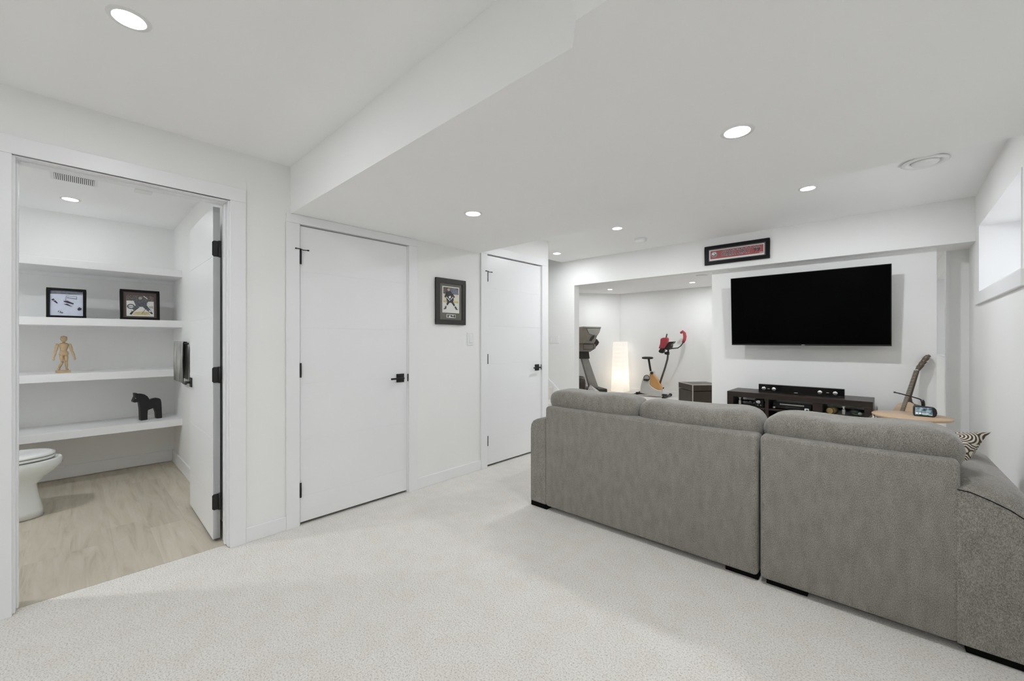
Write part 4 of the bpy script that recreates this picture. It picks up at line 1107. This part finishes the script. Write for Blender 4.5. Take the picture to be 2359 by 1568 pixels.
# ================================================================== EXERCISE ROOM
M_BIKEW = mat('bike_white', (0.70, 0.69, 0.66), 0.4, var=0.02)
M_BIKEO = mat('bike_orange', (0.70, 0.38, 0.14), 0.4, var=0.04)
M_BIKEB = mat('bike_black', (0.030, 0.026, 0.022), 0.45, var=0.1)
M_FOAM = mat('red_foam', (0.42, 0.055, 0.07), 0.6, var=0.08)
BXS, BZS = 0.0094, 0.0096
def bk(cx, cy):
    u = 1460 + cx / 8.714; v = 750 + cy / 8.714
    return ((u - 1501) * BXS, (909.5 + (u - 1455) * 0.070 + 4.0 - v) * BZS)
t = thing('exercise_bike', 'upright exercise bike with red grips and orange panel', 'exercise bike', (-1.005, 8.640, 0.0), 0.12)
def bpoly(p): return [bk(*q) for q in p]
MB().prism(bpoly([(150, 1370), (160, 1260), (195, 1110), (235, 1035), (300, 1008), (350, 1040), (357, 1130), (345, 1205), (400, 1258), (500, 1318), (580, 1320), (588, 1430), (500, 1448), (380, 1430), (250, 1400)]), 'y', -0.075, 0.075).build('housing', M_BIKEW, t, 0.018, 3)
MB().prism(bpoly([(345, 1000), (360, 960), (420, 960), (432, 1030), (505, 1120), (562, 1230), (583, 1322), (500, 1318), (400, 1262), (345, 1205), (357, 1110)]), 'y', -0.060, 0.060).build('side_panel', M_BIKEO, t, 0.012, 3)
MB().prism(bpoly([(342, 955), (352, 945), (425, 955), (432, 1035), (360, 1040)]), 'y', -0.050, 0.050).build('seat_collar', M_BIKEW, t, 0.008)
x, z = bk(393, 982)
MB().tube([(x, -0.075, z), (x, -0.045, z)], 0.030, 14).build('adjust_knob', M_BIKEB, t)
p0, p1 = bk(352, 950), bk(310, 690)
MB().tube([(p0[0], 0, p0[1]), (p1[0], 0, p1[1])], 0.022, 12).build('seat_post', M_BIKEB, t)
x, z = bk(290, 680)
soft(x, 0, z, 0.118, 0.095, 0.028, 0.6, 8, lambda u, v, w_, X, Y, Z: (X, Y * (1.0 - 0.32 * max(0, u)), Z), amp=0.0).build('saddle', M_BIKEB, t)
pts = [bk(525, 1225), bk(640, 880), bk(685, 720), bk(700, 540)]
MB().tube([(q[0], 0, q[1]) for q in pts], [0.021, 0.021, 0.021, 0.019], 12).build('handlebar_post', mat('bike_grey', (0.085, 0.075, 0.062), 0.35, var=0.1), t)
x, z = bk(690, 605)
MB().box(x - 0.032, x + 0.030, -0.034, 0.034, z - 0.036, z + 0.030).build('clamp', M_BIKEB, t, 0.006)
x, z = bk(648, 605)
MB().tube([(x - 0.012, -0.02, z), (x + 0.030, -0.02, z)], 0.026, 12).build('clamp_knob', M_BIKEB, t)
MB().prism(bpoly([(640, 510), (690, 420), (740, 388), (828, 388), (800, 425), (770, 440), (775, 475), (745, 535), (690, 545)]), 'y', -0.085, 0.085).build('console', M_BIKEB, t, 0.006)
MB().prism(bpoly([(520, 560), (560, 500), (645, 505), (625, 580), (600, 605), (545, 590)]), 'y', -0.06, 0.05).build('console_cover', M_BIKEB, t, 0.008)
# handlebars sweep out on both sides
q = [(740, 520), (860, 518), (905, 480), (940, 420)]
MB().tube([(bk(*a)[0], 0.03 + 0.05 * i, bk(*a)[1]) for i, a in enumerate(q)], 0.012, 10).build('handlebar', M_BIKEB, t)
q = [(940, 420), (962, 360), (968, 300), (955, 235), (920, 200), (880, 225)]
MB().tube([(bk(*a)[0], 0.18 + 0.012 * i, bk(*a)[1]) for i, a in enumerate(q)], [0.026, 0.034, 0.036, 0.032, 0.030, 0.024], 14).build('grip', M_FOAM, t)
q = [(600, 545), (640, 420), (690, 320), (715, 235)]
MB().tube([(bk(*a)[0], -0.10 - 0.02 * i, bk(*a)[1]) for i, a in enumerate(q)], 0.013, 10).build('handlebar', M_BIKEB, t)
MB().prism(bpoly([(600, 318), (640, 303), (715, 300), (742, 325), (735, 400), (655, 505), (560, 505), (590, 425)]), 'y', -0.21, -0.09).build('grip', M_FOAM, t, 0.025, 3)
x, z = bk(293, 1080)
ring = MB().tube([(x + 0.064 * math.cos(a), -0.078, z + 0.064 * math.sin(a)) for a in [2 * PI * i / 28 for i in range(29)]], 0.006, 8, cap=False)
ring.build('crank_ring', M_BIKEB, t)
MB().box(x - 0.05, x + 0.055, -0.15, -0.075, z - 0.055, z - 0.015).build('pedal', M_BIKEB, t, 0.006)
MB().box(x - 0.05, x + 0.055, 0.075, 0.15, z + 0.015, z + 0.055).build('pedal', M_BIKEB, t, 0.006)
for xx in (-0.33, 0.345):
    sb = MB().tube([(xx, -0.235, 0.032), (xx, 0.235, 0.032)], 0.024, 12).build('stabilizer', M_BIKEB, t)
    for s in (-1, 1): MB().tube([(xx, s * 0.235, 0.034), (xx, s * 0.275, 0.034)], 0.034, 12).build('end_cap', M_BIKEB, sb)
MB().box(-0.33, 0.345, -0.03, 0.03, 0.035, 0.075).build('base_rail', M_BIKEB, t, 0.004)
x, z = bk(595, 1285)
MB().ell((x + 0.01, 0, z), (0.016, 0.014, 0.018), 10).build('level_knob', M_BIKEB, t)

# treadmill parallel to the angled wall; profile seen from the side
TDS = 0.01012
ang = math.atan2(-0.81, -0.58)
t = thing('treadmill', 'grey treadmill with console beside the far opening edge', 'treadmill', (-2.085, 8.33, 0), ang)
def tr(cx, cy):
    u = 1325 + cx / 8.71; v = 740 + cy / 8.71
    return ((1383 - u) * TDS, (906.5 - v) * TDS)
def tpoly(p): return [tr(*q) for q in p]
M_TMG = mat('treadmill_grey', (0.33, 0.32, 0.29), 0.45, var=0.05)
M_TMB = mat('treadmill_brown', (0.21, 0.185, 0.155), 0.5, var=0.1)
M_TMD = mat('treadmill_dark', (0.028, 0.024, 0.018), 0.5, var=0.1)
MB().prism(tpoly([(95, 748), (240, 748), (492, 1440), (300, 1440)]), 'y', -0.05, 0.05).build('upright', M_TMG, t, 0.010)
MB().prism(tpoly([(-60, 570), (230, 610), (250, 748), (-60, 748)]), 'y', -0.09, 0.09).build('mast_collar', M_TMD, t, 0.008)
MB().prism(tpoly([(-120, 440), (300, 445), (352, 470), (350, 545), (235, 612), (-120, 600)]), 'y', -0.16, 0.16).build('console_base', M_TMB, t, 0.010)
MB().prism(tpoly([(-150, 130), (130, 130), (440, 130), (440, 155), (415, 235), (360, 312), (330, 400), (300, 452), (-150, 452)]), 'y', -0.20, 0.20).build('console', M_TMB, t, 0.012)
MB().prism(tpoly([(150, 165), (425, 155), (410, 228), (355, 300), (190, 262)]), 'y', 0.19, 0.206).build('side_cover', M_TMG, t, 0.004)
MB().prism(tpoly([(90, 120), (438, 126), (440, 150), (90, 140)]), 'y', -0.21, 0.21).build('top_edge', M_TMG, t)
MB().prism(tpoly([(200, 395), (225, 340), (270, 300), (305, 295), (290, 345), (235, 405)]), 'y', 0.20, 0.212).build('oval_vent', M_TMD, t)
MB().prism(tpoly([(90, 458), (305, 462), (300, 565), (90, 570)]), 'y', 0.155, 0.166).build('tray_frame', M_TMD, t)
MB().prism(tpoly([(95, 468), (292, 472), (288, 556), (95, 560)]), 'y', 0.160, 0.170).build('tray', M_TMB, t)
MB().prism(tpoly([(325, 395), (345, 350), (390, 368), (432, 425), (410, 470), (360, 520), (345, 500)]), 'y', -0.06, 0.14).build('handle_pod', M_TMD, t, 0.012)
MB().box(-0.05, 1.35, -0.28, 0.28, 0.02, 0.14).build('deck', M_TMD, t, 0.02)
MB().box(0.15, 1.33, -0.22, 0.22, 0.14, 0.146).build('belt', M_BLACKP, t)
for s in (-1, 1): MB().box(-0.10, 0.12, s * 0.24 - 0.03, s * 0.24 + 0.03, 0.0, 0.04).build('foot', M_BLACKP, t)

# paper floor lamp
def shade_mat():
    m, nt, b = new_mat('paper_shade')
    tc = N(nt, 'ShaderNodeTexCoord'); nz = N(nt, 'ShaderNodeTexNoise', Scale=7.0, Detail=5.0)
    mp = N(nt, 'ShaderNodeMapping'); mp.inputs['Scale'].default_value = (1, 1, 3)
    nt.links.new(tc.outputs['Object'], mp.inputs['Vector']); nt.links.new(mp.outputs['Vector'], nz.inputs['Vector'])
    rp = N(nt, 'ShaderNodeValToRGB'); e = rp.color_ramp.elements
    e[0].position = 0.3; e[0].color = (0.88, 0.85, 0.80, 1); e[1].position = 0.7; e[1].color = (0.95, 0.92, 0.88, 1)
    nt.links.new(nz.outputs['Fac'], rp.inputs['Fac']); nt.links.new(rp.outputs['Color'], b.inputs['Base Color'])
    b.inputs['Roughness'].default_value = 0.9
    nt.links.new(rp.outputs['Color'], b.inputs['Emission Color']); b.inputs['Emission Strength'].default_value = 0.62
    tr_ = N(nt, 'ShaderNodeBsdfTranslucent'); nt.links.new(rp.outputs['Color'], tr_.inputs['Color'])
    mx = N(nt, 'ShaderNodeMixShader'); mx.inputs[0].default_value = 0.6
    out = [n for n in nt.nodes if n.type == 'OUTPUT_MATERIAL'][0]
    nt.links.new(b.outputs[0], mx.inputs[1]); nt.links.new(tr_.outputs[0], mx.inputs[2]); nt.links.new(mx.outputs[0], out.inputs['Surface'])
    return m
t = thing('paper_floor_lamp', 'tall white paper floor lamp glowing in the corner', 'lamp', (-1.83, 8.80, 0))
shp = []
for i in range(25):
    f = i / 24; z = 0.03 + 1.17 * f
    hw = 0.155 - 0.035 * f
    hw += 0.0025 if i % 2 else 0
    shp.append((z, [(hw * a, hw * b_) for a, b_ in ((-1, -1), (0, -1.03), (1, -1), (1.03, 0), (1, 1), (0, 1.03), (-1, 1), (-1.03, 0))]))
n = 8; vs_ = [(x, y, z) for z, pl in shp for x, y in pl]
fs_ = [(i * n + j, i * n + (j + 1) % n, (i + 1) * n + (j + 1) % n, (i + 1) * n + j) for i in range(24) for j in range(n)]
MB().add(vs_, fs_, 0, False).build('shade', shade_mat(), t)
MB().lathe([(0.0, 0.0), (0.10, 0.0), (0.10, 0.010), (0.0, 0.012)], n=24).build('base', M_WHITEP, t)
MB().tube([(0, 0, 0.01), (0, 0, 0.25)], 0.012, 8).build('stem', M_WHITEP, t)
MB().ell((0, 0, 0.31), (0.035, 0.035, 0.05), 14).build('bulb', emit('warm_bulb', (1.0, 0.86, 0.66), 2.0), t)
ld = bpy.data.lights.new('paper_lamp_bulb', 'POINT'); ld.energy = 0.7; ld.color = (1.0, 0.85, 0.66); ld.shadow_soft_size = 0.06
lo = bpy.data.objects.new('paper_lamp_bulb', ld); COL.objects.link(lo); lo.parent = t; lo.location = (0, 0, 0.40)
o = MB().tube([(-1.80, 8.63, 0.010), (-1.78, 8.55, 0.008), (-1.72, 8.52, 0.008), (-1.70, 8.58, 0.008)], 0.007, 8).ell((-1.80, 8.62, 0.014), (0.03, 0.02, 0.014), 10).build('lamp_cord', M_WHITEP)
tag(o, 'white lamp cord with switch on the floor below the paper lamp', 'cord')

# storage ottomans
M_LEATHER = mat('brown_leather', (0.052, 0.037, 0.025), 0.38, var=0.12, scale=12, bump=0.15, bscale=180)
M_PIPE = mat('cream_piping', (0.66, 0.62, 0.56), 0.6)
t = thing('storage_ottoman', 'brown leather cube ottoman with cream piping', 'ottoman', (0.46, 6.98, 0), math.radians(46))
a = 0.50
MB().box(0, a, 0, a, 0.03, 0.385).build('box', M_LEATHER, t, 0.010)
MB().box(-0.004, a + 0.004, -0.004, a + 0.004, 0.392, 0.495).build('lid', M_LEATHER, t, 0.014, 3)
for x, y in ((0, 0), (a, 0), (0, a), (a, a)):
    MB().tube([(x, y, 0.03), (x, y, 0.49)], 0.008, 8).build('piping', M_PIPE, t)
    MB().box(x * 0.86 + 0.02, x * 0.86 + 0.05, y * 0.86 + 0.02, y * 0.86 + 0.05, 0, 0.03).build('foot', M_BLACKP, t)
for z in (0.494,):
    MB().tube([(0, 0, z), (a, 0, z), (a, a, z), (0, a, z), (0, 0, z)], 0.007, 8).build('top_piping', M_PIPE, t)
t = thing('leather_pouf', 'dark brown rounded leather stool half hidden by the opening', 'stool', (-1.89, 6.98, 0), 0.6)
soft(0, 0, 0.265, 0.23, 0.23, 0.235, 0.32, 10, amp=0.003).build('cushion', M_LEATHER, t)
MB().box(-0.17, 0.17, -0.17, 0.17, 0, 0.05).build('base', M_BLACKP, t)
